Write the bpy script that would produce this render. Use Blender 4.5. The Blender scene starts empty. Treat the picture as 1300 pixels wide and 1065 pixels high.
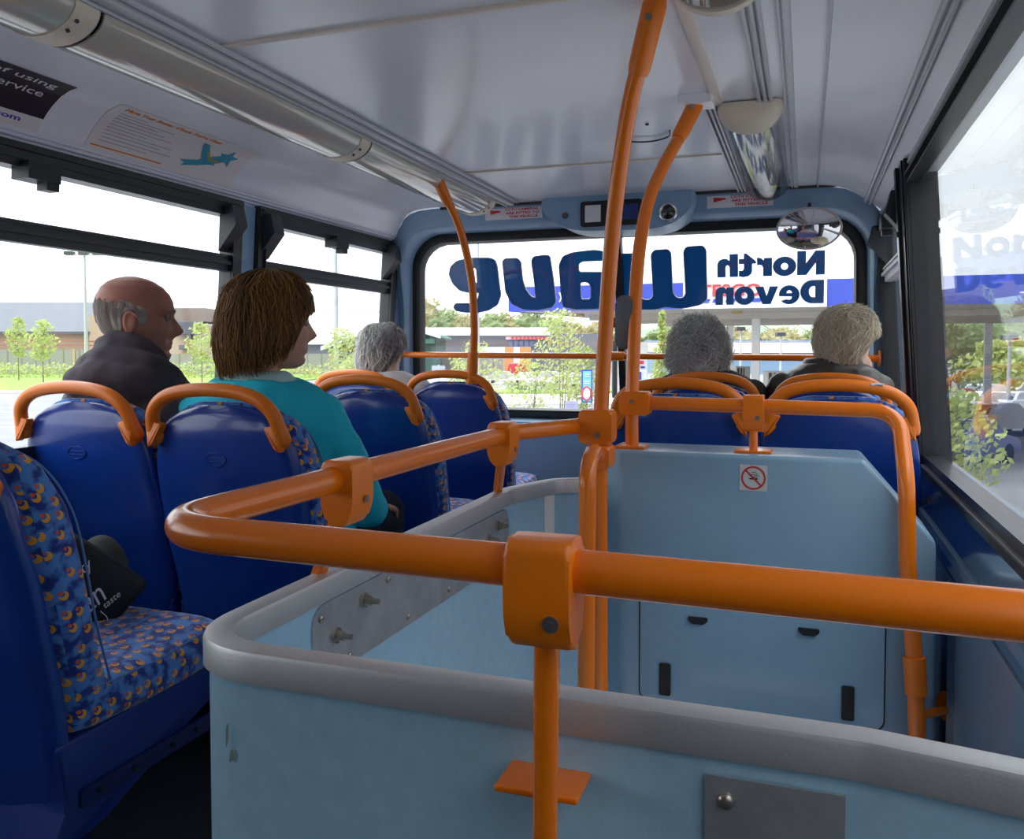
import bpy, bmesh, math, random
from mathutils import Vector, Matrix, noise
PI = math.pi
SC = bpy.context.scene
COL = SC.collection
rnd = random.Random(11)

# ------------------------------------------------------------------ materials
def _new(name):
    m = bpy.data.materials.new(name); m.use_nodes = True
    nt = m.node_tree; b = nt.nodes['Principled BSDF']
    return m, nt, b

def mat(name, col, rough=0.5, metal=0.0, coat=0.0, var=0.0, vscale=30.0, bump=0.0, bscale=200.0, spec=0.5, trans=0.0):
    m, nt, b = _new(name)
    b.inputs['Base Color'].default_value = (*col, 1)
    b.inputs['Roughness'].default_value = rough
    b.inputs['Metallic'].default_value = metal
    b.inputs['Coat Weight'].default_value = coat
    b.inputs['Coat Roughness'].default_value = 0.08
    b.inputs['Specular IOR Level'].default_value = spec
    if var > 0 or bump > 0:
        tc = nt.nodes.new('ShaderNodeTexCoord')
    if var > 0:
        n = nt.nodes.new('ShaderNodeTexNoise'); n.inputs['Scale'].default_value = vscale; n.inputs['Detail'].default_value = 4
        nt.links.new(tc.outputs['Object'], n.inputs['Vector'])
        mr = nt.nodes.new('ShaderNodeMapRange'); mr.inputs['To Min'].default_value = 1 - var; mr.inputs['To Max'].default_value = 1 + var
        mr.inputs['From Min'].default_value = .3; mr.inputs['From Max'].default_value = .7
        nt.links.new(n.outputs['Fac'], mr.inputs['Value'])
        mx = nt.nodes.new('ShaderNodeVectorMath'); mx.operation = 'SCALE'; mx.inputs[0].default_value = col
        nt.links.new(mr.outputs['Result'], mx.inputs['Scale'])
        nt.links.new(mx.outputs['Vector'], b.inputs['Base Color'])
    if bump > 0:
        n2 = nt.nodes.new('ShaderNodeTexNoise'); n2.inputs['Scale'].default_value = bscale; n2.inputs['Detail'].default_value = 3
        nt.links.new(tc.outputs['Object'], n2.inputs['Vector'])
        bp = nt.nodes.new('ShaderNodeBump'); bp.inputs['Strength'].default_value = bump; bp.inputs['Distance'].default_value = 0.002
        nt.links.new(n2.outputs['Fac'], bp.inputs['Height'])
        nt.links.new(bp.outputs['Normal'], b.inputs['Normal'])
    return m

def mathn(nt, op, a, b=None, c=None):
    n = nt.nodes.new('ShaderNodeMath'); n.operation = op
    for i, v in enumerate((a, b, c)):
        if v is None: continue
        if isinstance(v, (int, float)): n.inputs[i].default_value = v
        else: nt.links.new(v, n.inputs[i])
    return n.outputs[0]

def mixc(nt, fac, c1, c2):
    n = nt.nodes.new('ShaderNodeMix'); n.data_type = 'RGBA'
    if isinstance(fac, (int, float)): n.inputs[0].default_value = fac
    else: nt.links.new(fac, n.inputs[0])
    for k, c in ((6, c1), (7, c2)):
        if isinstance(c, tuple): n.inputs[k].default_value = (*c, 1)
        else: nt.links.new(c, n.inputs[k])
    return n.outputs[2]

def fabric_mat():
    m, nt, b = _new('seat moquette')
    b.inputs['Roughness'].default_value = 0.95
    b.inputs['Sheen Weight'].default_value = 0.3
    tc = nt.nodes.new('ShaderNodeTexCoord'); sp = nt.nodes.new('ShaderNodeSeparateXYZ')
    nt.links.new(tc.outputs['Object'], sp.inputs[0])
    ge = nt.nodes.new('ShaderNodeNewGeometry'); sn = nt.nodes.new('ShaderNodeSeparateXYZ'); nt.links.new(ge.outputs['True Normal'], sn.inputs[0])
    sx = mathn(nt, 'GREATER_THAN', mathn(nt, 'ABSOLUTE', sn.outputs[0]), .72); sz = mathn(nt, 'GREATER_THAN', mathn(nt, 'ABSOLUTE', sn.outputs[2]), .72)
    def pick(f, a, b_): return mathn(nt, 'ADD', mathn(nt, 'MULTIPLY', f, a), mathn(nt, 'MULTIPLY', mathn(nt, 'SUBTRACT', 1.0, f), b_))
    cb = nt.nodes.new('ShaderNodeCombineXYZ')
    nt.links.new(pick(sx, sp.outputs[1], sp.outputs[0]), cb.inputs[0])
    nt.links.new(pick(sz, sp.outputs[1], sp.outputs[2]), cb.inputs[1])
    vo = nt.nodes.new('ShaderNodeTexVoronoi'); vo.voronoi_dimensions = '2D'; vo.inputs['Scale'].default_value = 32; vo.inputs['Randomness'].default_value = 0.6
    nt.links.new(cb.outputs[0], vo.inputs['Vector'])
    sc = nt.nodes.new('ShaderNodeVectorMath'); sc.operation = 'SCALE'; sc.inputs['Scale'].default_value = 1.0
    nt.links.new(cb.outputs[0], sc.inputs[0])
    d = nt.nodes.new('ShaderNodeVectorMath'); d.operation = 'SUBTRACT'
    nt.links.new(sc.outputs[0], d.inputs[0]); nt.links.new(vo.outputs['Position'], d.inputs[1])
    def circ(ox, oy, r):
        a = nt.nodes.new('ShaderNodeVectorMath'); a.operation = 'ADD'; a.inputs[1].default_value = (ox, oy, 0)
        nt.links.new(d.outputs[0], a.inputs[0])
        l = nt.nodes.new('ShaderNodeVectorMath'); l.operation = 'LENGTH'; nt.links.new(a.outputs[0], l.inputs[0])
        return mathn(nt, 'LESS_THAN', l.outputs['Value'], r)
    c1 = circ(0, 0, .0076); c2 = circ(.0040, -.0030, .0050); c3 = circ(.0055, -.0050, .0035)
    cres = mathn(nt, 'MULTIPLY', c1, mathn(nt, 'SUBTRACT', 1.0, c2))
    nz = nt.nodes.new('ShaderNodeTexNoise'); nz.inputs['Scale'].default_value = 38; nz.inputs['Detail'].default_value = 2
    nt.links.new(cb.outputs[0], nz.inputs['Vector'])
    st = mathn(nt, 'MULTIPLY', mathn(nt, 'SUBTRACT', nz.outputs['Fac'], .42), 7.0)
    st = mathn(nt, 'MINIMUM', mathn(nt, 'MAXIMUM', st, 0.0), 1.0)
    base = mixc(nt, st, (.012, .035, .24), (.08, .24, .62))
    a = mixc(nt, cres, base, (.85, .36, .03))
    a = mixc(nt, c3, a, (.7, .10, .03))
    nt.links.new(a, b.inputs['Base Color'])
    return m

def glass_mat(name, tint=(1, 1, 1), ior=1.5, gl_rough=0.0, dirt=0.0):
    m = bpy.data.materials.new(name); m.use_nodes = True; nt = m.node_tree; nt.nodes.clear()
    out = nt.nodes.new('ShaderNodeOutputMaterial'); mx = nt.nodes.new('ShaderNodeMixShader')
    t = nt.nodes.new('ShaderNodeBsdfTransparent'); t.inputs[0].default_value = (*tint, 1)
    g = nt.nodes.new('ShaderNodeBsdfGlossy'); g.inputs['Roughness'].default_value = gl_rough
    ge = nt.nodes.new('ShaderNodeNewGeometry'); dt = nt.nodes.new('ShaderNodeVectorMath'); dt.operation = 'DOT_PRODUCT'
    nt.links.new(ge.outputs['Incoming'], dt.inputs[0]); nt.links.new(ge.outputs['Normal'], dt.inputs[1])
    om = mathn(nt, 'SUBTRACT', 1.0, mathn(nt, 'ABSOLUTE', dt.outputs['Value']))       # Schlick reflectance, the same from both sides
    fr = mathn(nt, 'ADD', .04, mathn(nt, 'MULTIPLY', .80, mathn(nt, 'POWER', om, 5.0)))
    nt.links.new(fr, mx.inputs[0]); nt.links.new(t.outputs[0], mx.inputs[1]); nt.links.new(g.outputs[0], mx.inputs[2])
    last = mx.outputs[0]
    if dirt > 0:
        df = nt.nodes.new('ShaderNodeBsdfTranslucent'); df.inputs[0].default_value = (.9, .9, .9, 1)
        tc = nt.nodes.new('ShaderNodeTexCoord'); n = nt.nodes.new('ShaderNodeTexNoise'); n.inputs['Scale'].default_value = 5; n.inputs['Detail'].default_value = 6
        mp = nt.nodes.new('ShaderNodeMapping'); mp.inputs['Scale'].default_value = (1, 1, .25)
        nt.links.new(tc.outputs['Object'], mp.inputs[0]); nt.links.new(mp.outputs[0], n.inputs['Vector'])
        mr = nt.nodes.new('ShaderNodeMapRange'); mr.inputs['From Min'].default_value = .35; mr.inputs['From Max'].default_value = .8
        mr.inputs['To Min'].default_value = dirt * .3; mr.inputs['To Max'].default_value = dirt
        nt.links.new(n.outputs['Fac'], mr.inputs['Value'])
        m2 = nt.nodes.new('ShaderNodeMixShader')
        nt.links.new(mr.outputs[0], m2.inputs[0]); nt.links.new(last, m2.inputs[1]); nt.links.new(df.outputs[0], m2.inputs[2]); last = m2.outputs[0]
    nt.links.new(last, out.inputs[0])
    return m

def leaf_mat(name, c1, c2):
    m, nt, b = _new(name)
    b.inputs['Roughness'].default_value = .6
    g = nt.nodes.new('ShaderNodeNewGeometry')
    nt.links.new(mixc(nt, g.outputs['Random Per Island'], c1, c2), b.inputs['Base Color'])
    b.inputs['Subsurface Weight'].default_value = 0.0
    tr = nt.nodes.new('ShaderNodeBsdfTranslucent'); tr.inputs[0].default_value = (*c2, 1)
    mx = nt.nodes.new('ShaderNodeMixShader'); mx.inputs[0].default_value = .35
    out = nt.nodes['Material Output']
    nt.links.new(b.outputs[0], mx.inputs[1]); nt.links.new(tr.outputs[0], mx.inputs[2]); nt.links.new(mx.outputs[0], out.inputs[0])
    return m

def hair_mat(name, c1, c2, rough=.45):
    """strand colour varies lock by lock (attribute 'tone' set per strand)"""
    m, nt, b = _new(name); b.inputs['Roughness'].default_value = rough
    at = nt.nodes.new('ShaderNodeAttribute'); at.attribute_name = 'tone'
    cc = mixc(nt, at.outputs['Fac'], c1, c2); nt.links.new(cc, b.inputs['Base Color'])
    t = nt.nodes.new('ShaderNodeBsdfTranslucent'); nt.links.new(cc, t.inputs[0]); mx = nt.nodes.new('ShaderNodeMixShader'); mx.inputs[0].default_value = .06
    nt.links.new(b.outputs[0], mx.inputs[1]); nt.links.new(t.outputs[0], mx.inputs[2]); nt.links.new(mx.outputs[0], nt.nodes['Material Output'].inputs[0])
    return m

def band_mat(name, axis, freq, c1, c2, thr=.1, rough=.7):
    """boards / courses: thin dark joints every 1/freq metres along one object axis"""
    m, nt, b = _new(name); b.inputs['Roughness'].default_value = rough
    tc = nt.nodes.new('ShaderNodeTexCoord'); sp = nt.nodes.new('ShaderNodeSeparateXYZ'); nt.links.new(tc.outputs['Object'], sp.inputs[0])
    fr = mathn(nt, 'FRACT', mathn(nt, 'MULTIPLY', sp.outputs[axis], freq))
    f = mathn(nt, 'LESS_THAN', fr, thr)
    nt.links.new(mixc(nt, f, c1, c2), b.inputs['Base Color'])
    return m

M = {}
M['orange'] = mat('orange powder coat', (.86, .190, .002), .25, coat=.35, bump=.05, bscale=900)
M['orange_plastic'] = mat('orange moulded plastic', (.86, .195, .002), .36, coat=.1, bump=.08, bscale=700)
M['blue_shell'] = mat('glossy blue plastic', (.006, .046, .30), .26, coat=.3, bump=.06, bscale=500)
M['blue_pan'] = mat('dark blue plastic', (.008, .03, .2), .4)
M['blue_leg'] = mat('dark blue steel', (.008, .015, .11), .45)
M['fabric'] = fabric_mat()
M['piping'] = mat('blue piping', (.1, .22, .5), .8)
M['panel'] = mat('pale blue panel', (.34, .55, .71), .38, var=.05, vscale=45, bump=.10, bscale=420, coat=.1)
M['panel_box'] = mat('mid blue moulding', (.245, .40, .54), .30, var=.03, vscale=8, coat=.2)
M['wallblue'] = mat('blue wall moulding', (.25, .41, .58), .35, coat=.15)
M['sillblue'] = mat('glossy navy trim', (.03, .07, .16), .12, coat=.6)
M['alu'] = mat('brushed aluminium edge', (.58, .58, .59), .5, metal=.8, bump=.1, bscale=300)
M['plate'] = mat('dull aluminium plate', (.55, .56, .58), .45, metal=.75, var=.12, vscale=20, bump=.12, bscale=60)
M['steel'] = mat('zinc fixing', (.42, .38, .33), .32, metal=.9)
M['black'] = mat('black rubber', (.013, .014, .016), .42)
M['blackgloss'] = mat('black painted frame', (.020, .022, .026), .36, coat=.2)
M['bellgrey'] = mat('mid grey plastic', (.13, .14, .15), .4)
M['charcoal'] = mat('charcoal plastic', (.045, .05, .055), .45)
M['ceil'] = mat('satin grey ceiling laminate', (.84, .86, .90), .26, var=.03, vscale=3, coat=.12)
M['cove'] = mat('lilac grey cove laminate', (.76, .78, .88), .36)
M['ribstrip'] = mat('grey aluminium strip', (.62, .63, .66), .35, metal=.2)
M['cream'] = mat('cream joint strip', (.80, .70, .60), .4)
M['floor'] = mat('dark navy vinyl', (.012, .014, .024), .5, var=.3, vscale=120)
M['diff'] = mat('ribbed clear light cover', (.60, .56, .48), .15, coat=.7, metal=.1)
M['clear'] = glass_mat('clear light cover', (.86, .86, .86), 1.5, .05)
M['endcap'] = mat('cream end cap', (.78, .68, .54), .5)
M['silver'] = mat('silver reflector', (.8, .8, .8), .15, metal=1)
M['glass'] = glass_mat('window glass', (.93, .95, .95), 1.5, 0, .008)
M['screen'] = glass_mat('windscreen glass', (.95, .96, .96), 1.5, 0, .008)
def vinyl(name, refl, thru):
    m, nt, b = _new(name); b.inputs['Base Color'].default_value = (*refl, 1); b.inputs['Roughness'].default_value = .4
    t = nt.nodes.new('ShaderNodeBsdfTranslucent'); t.inputs[0].default_value = (*thru, 1); a = nt.nodes.new('ShaderNodeAddShader')
    nt.links.new(b.outputs[0], a.inputs[0]); nt.links.new(t.outputs[0], a.inputs[1]); nt.links.new(a.outputs[0], nt.nodes['Material Output'].inputs[0]); return m
M['letter'] = vinyl('blue vinyl lettering', (.006, .09, .21), (.002, .085, .18))
M['letter_edge'] = vinyl('grey vinyl edge', (.34, .31, .27), (.16, .145, .125))
M['white'] = mat('white print', (.8, .8, .8), .4)
M['paper'] = mat('glossy poster paper', (.78, .74, .72), .4, coat=.1)
M['posterdark'] = mat('dark plum poster', (.012, .006, .016), .5)
M['posterred'] = mat('red print', (.6, .02, .04), .5)
M['postblue'] = mat('blue print', (.06, .05, .45), .5)
M['postgrey'] = mat('grey print', (.36, .38, .42), .5)
M['postorange'] = mat('orange print', (.75, .22, .03), .5)
M['teal'] = mat('teal print', (.02, .32, .45), .5)
M['olive'] = mat('olive print', (.35, .36, .05), .5)
M['blackprint'] = mat('black print', (.01, .01, .01), .5)
M['mirror'] = mat('mirror silver', (.95, .95, .95), .01, metal=1)
M['rim'] = mat('mirror rim', (.6, .52, .52), .4)
M['darkglass'] = mat('dark lens', (.01, .01, .012), .08, coat=1)
M['redbtn'] = mat('red button', (.6, .02, .02), .4)
M['denim'] = mat('dark navy trousers', (.012, .018, .035), .9, bump=.3, bscale=900)
M['shoe'] = mat('black shoe leather', (.012, .011, .01), .4)
# people
M['skin_m'] = mat('ruddy skin', (.46, .185, .13), .5, var=.16, vscale=18, bump=.08, bscale=300)
M['skin_w'] = mat('rosy skin', (.58, .29, .21), .48, var=.08, vscale=18, bump=.05, bscale=300)
M['skin_p'] = mat('pale skin', (.66, .40, .31), .5, var=.06, vscale=18)
for k in ('skin_m', 'skin_w', 'skin_p'):
    b_ = M[k].node_tree.nodes['Principled BSDF']; b_.inputs['Subsurface Weight'].default_value = .12
    b_.inputs['Subsurface Radius'].default_value = (.012, .004, .002)
M['hoodie'] = mat('charcoal marl fleece', (.062, .052, .062), .95, var=.15, vscale=500, bump=.25, bscale=800)
M['teal_top'] = mat('turquoise jersey', (.012, .52, .68), .85, var=.05, vscale=300, bump=.2, bscale=900)
M['collar'] = mat('pale mint collar', (.50, .74, .76), .85)
M['cardigan'] = mat('white knit', (.72, .71, .68), .95, bump=.4, bscale=500)
M['olive_coat'] = band_mat('ribbed dark olive coat', 0, 90, (.055, .05, .035), (.025, .022, .015), .5, .95)
M['leather'] = mat('dark brown leather', (.05, .042, .036), .38, var=.15, vscale=30, bump=.3, bscale=120)
M['hair_brown'] = hair_mat('brown hair', (.030, .012, .003), (.48, .225, .05))
M['hair_grey'] = hair_mat('grey hair', (.28, .26, .23), (1.0, .97, .93), .5)
M['hair_grey2'] = hair_mat('ash grey hair', (.18, .17, .155), (.98, .95, .90), .5)
M['hair_blonde'] = hair_mat('ash blonde hair', (.50, .37, .23), (1.0, .93, .76), .45)
M['hair_white'] = hair_mat('white stubble', (.42, .36, .30), (.80, .74, .66), .6)
M['eye'] = mat('eye', (.28, .22, .20), .3)
M['bag'] = mat('black woven bag', (.010, .010, .011), .6, bump=.2, bscale=300)
M['greycloth'] = mat('dark grey felt', (.05, .055, .05), .9)
# outside
M['asphalt'] = mat('asphalt', (.22, .22, .23), .9, var=.12, vscale=.35)
M['paving'] = mat('pale paving', (.50, .48, .45), .9, var=.06, vscale=.5)
M['grass'] = mat('mown grass', (.20, .32, .05), .95, var=.2, vscale=.6)
M['hill'] = mat('far pasture', (.27, .36, .22), .95, var=.22, vscale=.02)
M['hillwood'] = mat('far woodland hill', (.20, .27, .19), .95, var=.25, vscale=.03)
M['leafA'] = leaf_mat('spring leaf', (.30, .40, .08), (.58, .62, .25))
M['leafB'] = leaf_mat('dark leaf', (.17, .25, .09), (.35, .42, .18))
M['leafC'] = leaf_mat('ochre leaf', (.31, .28, .13), (.50, .46, .24))
M['bark'] = mat('bark', (.22, .17, .12), .9)
M['slate'] = mat('grey roof sheet', (.095, .105, .13), .6, var=.05, vscale=.3)
M['tanwall'] = mat('tan cladding', (.48, .36, .235), .8)
M['brick'] = mat('brown brick', (.24, .18, .15), .85)
M['fence'] = band_mat('grey board fence', 0, .5, (.31, .29, .27), (.21, .20, .185), .12)
M['whiteroof'] = mat('white roof', (.85, .87, .9), .6)
M['greenroof'] = mat('green roof', (.09, .24, .18), .6)
M['greywall'] = mat('grey wall', (.18, .185, .21), .8)
M['bluewall'] = mat('sky blue cladding', (.24, .38, .55), .7)
M['canopyblue'] = mat('bright blue fascia', (.03, .065, .48), .5)
M['canopywhite'] = mat('white fascia', (.85, .86, .88), .5)
M['soffit'] = mat('cream soffit', (.60, .56, .51), .7)
M['signred'] = mat('red sign letters', (.75, .04, .05), .5)
M['post'] = mat('galvanised post', (.5, .52, .54), .5, metal=.3)
M['rail_white'] = mat('white railing', (.8, .8, .8), .6)
M['wood'] = mat('orange timber', (.6, .3, .1), .8)
M['tyre'] = mat('tyre', (.02, .02, .02), .8)
M['carglass'] = mat('car glass', (.03, .035, .04), .08, coat=1)
M['line'] = mat('road paint', (.75, .75, .73), .8)
def carpaint(n, c): return mat('car paint ' + n, c, .3, coat=.8)
CARS = {n: carpaint(n, c) for n, c in dict(white=(.75, .75, .75), silver=(.45, .46, .48), blue=(.03, .06, .22), red=(.55, .03, .04), black=(.02, .02, .025), green=(.03, .12, .08)).items()}

# ------------------------------------------------------------------ object helpers
def wloc(p):
    v = Vector((0, 0, 0))
    while p is not None:
        v += p.location; p = p.parent
    return v

def obj(name, bm, m, parent=None, smooth=None, local=False):
    me = bpy.data.meshes.new(name)
    if isinstance(bm, bmesh.types.BMesh):
        bmesh.ops.recalc_face_normals(bm, faces=bm.faces)
        bm.to_mesh(me); bm.free()
    else:
        me = bm
    if parent is not None and not local:
        me.transform(Matrix.Translation(-wloc(parent)))
    me.materials.clear()
    for mm in (m if isinstance(m, (list, tuple)) else [m]):
        me.materials.append(M[mm] if isinstance(mm, str) else mm)
    if smooth is not None:
        me.polygons.foreach_set('use_smooth', [True] * len(me.polygons))
        if smooth < 179:
            me.set_sharp_from_angle(angle=math.radians(smooth))
    o = bpy.data.objects.new(name, me); COL.objects.link(o)
    if parent is not None: o.parent = parent
    return o

def tag(o, label, cat, group=None, kind=None):
    if label: o['label'] = label
    if cat: o['category'] = cat
    if group: o['group'] = group
    if kind: o['kind'] = kind
    return o

def empty(name, loc, rz=0.0, label=None, cat=None, group=None):
    o = bpy.data.objects.new(name, None); COL.objects.link(o)
    o.empty_display_size = .05
    o.location = loc; o.rotation_euler = (0, 0, rz)
    return tag(o, label, cat, group)

def struct(o, label=None):
    o['kind'] = 'structure'
    if label: o['label'] = label
    return o

def copy_tree(o, parent=None):
    c = o.copy(); COL.objects.link(c); c.parent = parent
    for ch in list(o.children): copy_tree(ch, c)
    return c

def B(): return bmesh.new()

def box(bm, x0, x1, y0, y1, z0, z1, bev=0.0, seg=2):
    r = bmesh.ops.create_cube(bm, size=1.0)
    vs = r['verts']
    for v in vs:
        v.co = Vector(((x0 + x1) / 2 + v.co.x * (x1 - x0), (y0 + y1) / 2 + v.co.y * (y1 - y0), (z0 + z1) / 2 + v.co.z * (z1 - z0)))
    if bev > 0:
        es = set()
        for v in vs: es.update(v.link_edges)
        bmesh.ops.bevel(bm, geom=list(es), offset=bev, segments=seg, profile=.5, affect='EDGES')
    return bm

def cyl(bm, p0, p1, r, r2=None, n=20):
    return tube(bm, [p0, p1], r if r2 is None else [r, r2], n)

def frames(pts):
    T = []
    for i in range(len(pts)):
        a = pts[max(i - 1, 0)]; b = pts[min(i + 1, len(pts) - 1)]
        T.append((b - a).normalized())
    up = Vector((0, 0, 1)) if abs(T[0].z) < .9 else Vector((1, 0, 0))
    n = (up - T[0] * up.dot(T[0])).normalized(); N = [n]
    for i in range(1, len(pts)):
        n = N[-1] - T[i] * N[-1].dot(T[i])
        n = n.normalized() if n.length > 1e-6 else N[-1]
        N.append(n)
    return T, N

def tube(bm, pts, r, n=20, cap=True, flat=1.0, closed=False):
    """swept tube; r may be a list; flat squeezes it along the binormal"""
    pts = [Vector(p) for p in pts]
    R = r if isinstance(r, (list, tuple)) else [r] * len(pts)
    T, N = frames(pts); rings = []
    for i, p in enumerate(pts):
        bn = T[i].cross(N[i])
        rings.append([bm.verts.new(p + (N[i] * math.cos(a) + bn * math.sin(a) * flat) * R[i]) for a in (2 * PI * k / n for k in range(n))])
    for i in range(len(rings) - 1):
        for k in range(n):
            bm.faces.new((rings[i][k], rings[i][(k + 1) % n], rings[i + 1][(k + 1) % n], rings[i + 1][k]))
    if closed:
        for k in range(n): bm.faces.new((rings[-1][k], rings[-1][(k + 1) % n], rings[0][(k + 1) % n], rings[0][k]))
    elif cap:
        bm.faces.new(rings[0]); bm.faces.new(list(reversed(rings[-1])))
    return bm

def rpath(pts, rad, seg=10):
    """polyline with rounded corners"""
    pts = [Vector(p) for p in pts]; rs = rad if isinstance(rad, (list, tuple)) else [rad] * len(pts)
    out = [pts[0]]
    for i in range(1, len(pts) - 1):
        a, b, c = pts[i - 1], pts[i], pts[i + 1]
        d1 = (a - b); d2 = (c - b); r = rs[i]
        ang = d1.angle(d2)
        if ang > 3.13 or r <= 0: out.append(b); continue
        t = min(r / math.tan(ang / 2), d1.length * .49, d2.length * .49)
        p1 = b + d1.normalized() * t; p2 = b + d2.normalized() * t
        for k in range(seg + 1):
            s = k / seg
            out.append(p1 * (1 - s) ** 2 + b * 2 * s * (1 - s) + p2 * s ** 2)
    out.append(pts[-1]); return out

def smoothpath(pts, seg=8):
    """Catmull-Rom through the points"""
    P = [Vector(p) for p in pts]; P = [P[0] * 2 - P[1]] + P + [P[-1] * 2 - P[-2]]
    out = []
    for i in range(1, len(P) - 2):
        for k in range(seg):
            t = k / seg; a, b, c, d = P[i - 1:i + 3]
            out.append(.5 * ((2 * b) + (c - a) * t + (2 * a - 5 * b + 4 * c - d) * t * t + (3 * b - a - 3 * c + d) * t ** 3))
    out.append(P[-2]); return out

def bridge(bm, r1, r2):
    n = len(r1)
    for k in range(n): bm.faces.new((r1[k], r1[(k + 1) % n], r2[(k + 1) % n], r2[k]))

def loft(bm, loops, cap=True):
    rings = [[bm.verts.new(p) for p in L] for L in loops]
    for i in range(len(rings) - 1): bridge(bm, rings[i], rings[i + 1])
    if cap: bm.faces.new(rings[0]); bm.faces.new(list(reversed(rings[-1])))
    return rings

def prism(bm, poly, plane, d0, d1, bev=0.0):
    """extrude a 2D polygon; plane 'xz' extrudes along y, 'yz' along x, 'xy' along z"""
    def P(a, b, d): return {'xz': (a, d, b), 'yz': (d, a, b), 'xy': (a, b, d)}[plane]
    r0 = [bm.verts.new(P(a, b, d0)) for a, b in poly]; r1 = [bm.verts.new(P(a, b, d1)) for a, b in poly]
    f0 = bm.faces.new(r0); f1 = bm.faces.new(list(reversed(r1))); bridge(bm, r0, r1)
    if bev > 0:
        es = list(set(list(f0.edges) + list(f1.edges)))
        bmesh.ops.bevel(bm, geom=es, offset=bev, segments=3, profile=.5, affect='EDGES')
    return bm

def rrect(x0, x1, y0, y1, r, seg=6):
    out = []
    for cx, cy, a0 in ((x1 - r, y1 - r, 0), (x0 + r, y1 - r, 90), (x0 + r, y0 + r, 180), (x1 - r, y0 + r, 270)):
        for k in range(seg + 1):
            a = math.radians(a0 + 90 * k / seg); out.append((cx + r * math.cos(a), cy + r * math.sin(a)))
    return out

def round_poly(pts, r, seg=4):
    n = len(pts); out = []
    for i in range(n):
        a, b, c = Vector(pts[i - 1]), Vector(pts[i]), Vector(pts[(i + 1) % n])
        d1 = a - b; d2 = c - b; t = min(r, d1.length * .45, d2.length * .45)
        p1 = b + d1.normalized() * t; p2 = b + d2.normalized() * t
        for k in range(seg + 1):
            s = k / seg; out.append(tuple(p1 * (1 - s) ** 2 + b * 2 * s * (1 - s) + p2 * s * s))
    return out

def ellipsoid(bm, c, r, u=24, v=16, rot=None):
    mm = Matrix.Translation(c) @ (rot.to_4x4() if rot else Matrix.Identity(4)) @ Matrix.Diagonal((*r, 1))
    def P(a, b): return mm @ Vector((math.cos(a) * math.cos(b), math.sin(a) * math.cos(b), math.sin(b)))
    s = bm.verts.new(P(0, -PI / 2)); n = bm.verts.new(P(0, PI / 2))
    rows = [[bm.verts.new(P(2 * PI * i / u, -PI / 2 + PI * j / v)) for i in range(u)] for j in range(1, v)]
    for i in range(u):
        bm.faces.new((s, rows[0][(i + 1) % u], rows[0][i])); bm.faces.new((n, rows[-1][i], rows[-1][(i + 1) % u]))
    for j in range(len(rows) - 1): bridge(bm, rows[j], rows[j + 1])
    return [s, n] + [v_ for r_ in rows for v_ in r_]

def curve_mesh(cu):
    o = bpy.data.objects.new('tmp', cu); COL.objects.link(o)
    dg = bpy.context.evaluated_depsgraph_get(); dg.update()
    me = bpy.data.meshes.new_from_object(o.evaluated_get(dg)); bpy.data.objects.remove(o); bpy.data.curves.remove(cu)
    return me

def text_mesh(s, width=None, height=None, thick=.0005, offset=0.0, mirror=False, shear=0.0, spacing=1.0):
    """flat lettering in the local x/y plane, lower-left corner at the origin"""
    cu = bpy.data.curves.new('txt', 'FONT'); cu.body = s; cu.size = 1; cu.offset = offset; cu.extrude = .01; cu.shear = shear; cu.space_character = spacing
    cu.resolution_u = 3
    me = curve_mesh(cu)
    xs = [v.co.x for v in me.vertices]; ys = [v.co.y for v in me.vertices]
    x0, x1, y0, y1 = min(xs), max(xs), min(ys), max(ys)
    sy = (height / (y1 - y0)) if height else None; sx = (width / (x1 - x0)) if width else sy
    if sy is None: sy = sx
    for v in me.vertices:
        x = (v.co.x - x0) * sx; y = (v.co.y - y0) * sy
        if mirror: x = (x1 - x0) * sx - x
        v.co = Vector((x, y, v.co.z * thick / .01))
    if mirror: me.flip_normals()
    return me

def shape_mesh(polys, thick=.001, offset=0.0):
    cu = bpy.data.curves.new('shp', 'CURVE'); cu.dimensions = '2D'; cu.fill_mode = 'BOTH'; cu.extrude = thick; cu.offset = offset
    for P in polys:
        sp = cu.splines.new('POLY'); sp.points.add(len(P) - 1); sp.use_cyclic_u = True
        for i, p in enumerate(P): sp.points[i].co = (p[0], p[1], 0, 1)
    return curve_mesh(cu)

def place(me, origin, ux, uy):
    """map local x/y/z of a mesh onto ux, uy and their normal at origin"""
    ux = Vector(ux).normalized(); uy = Vector(uy).normalized(); uz = ux.cross(uy)
    m = Matrix((ux, uy, uz)).transposed().to_4x4(); m.translation = Vector(origin)
    me.transform(m); return me

def join(meshes):
    bm = B()
    for me in meshes: bm.from_mesh(me); bpy.data.meshes.remove(me)
    return bm

def remesh(bm, voxel, smooth=2):
    me = bpy.data.meshes.new('r'); bmesh.ops.recalc_face_normals(bm, faces=bm.faces); bm.to_mesh(me); bm.free()
    o = bpy.data.objects.new('r', me); COL.objects.link(o)
    md = o.modifiers.new('r', 'REMESH'); md.mode = 'VOXEL'; md.voxel_size = voxel; md.use_smooth_shade = True
    if smooth:
        s = o.modifiers.new('s', 'SMOOTH'); s.iterations = smooth; s.factor = .5
    dg = bpy.context.evaluated_depsgraph_get(); dg.update()
    out = bpy.data.meshes.new_from_object(o.evaluated_get(dg))
    bpy.data.objects.remove(o); bpy.data.meshes.remove(me)
    return out

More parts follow.
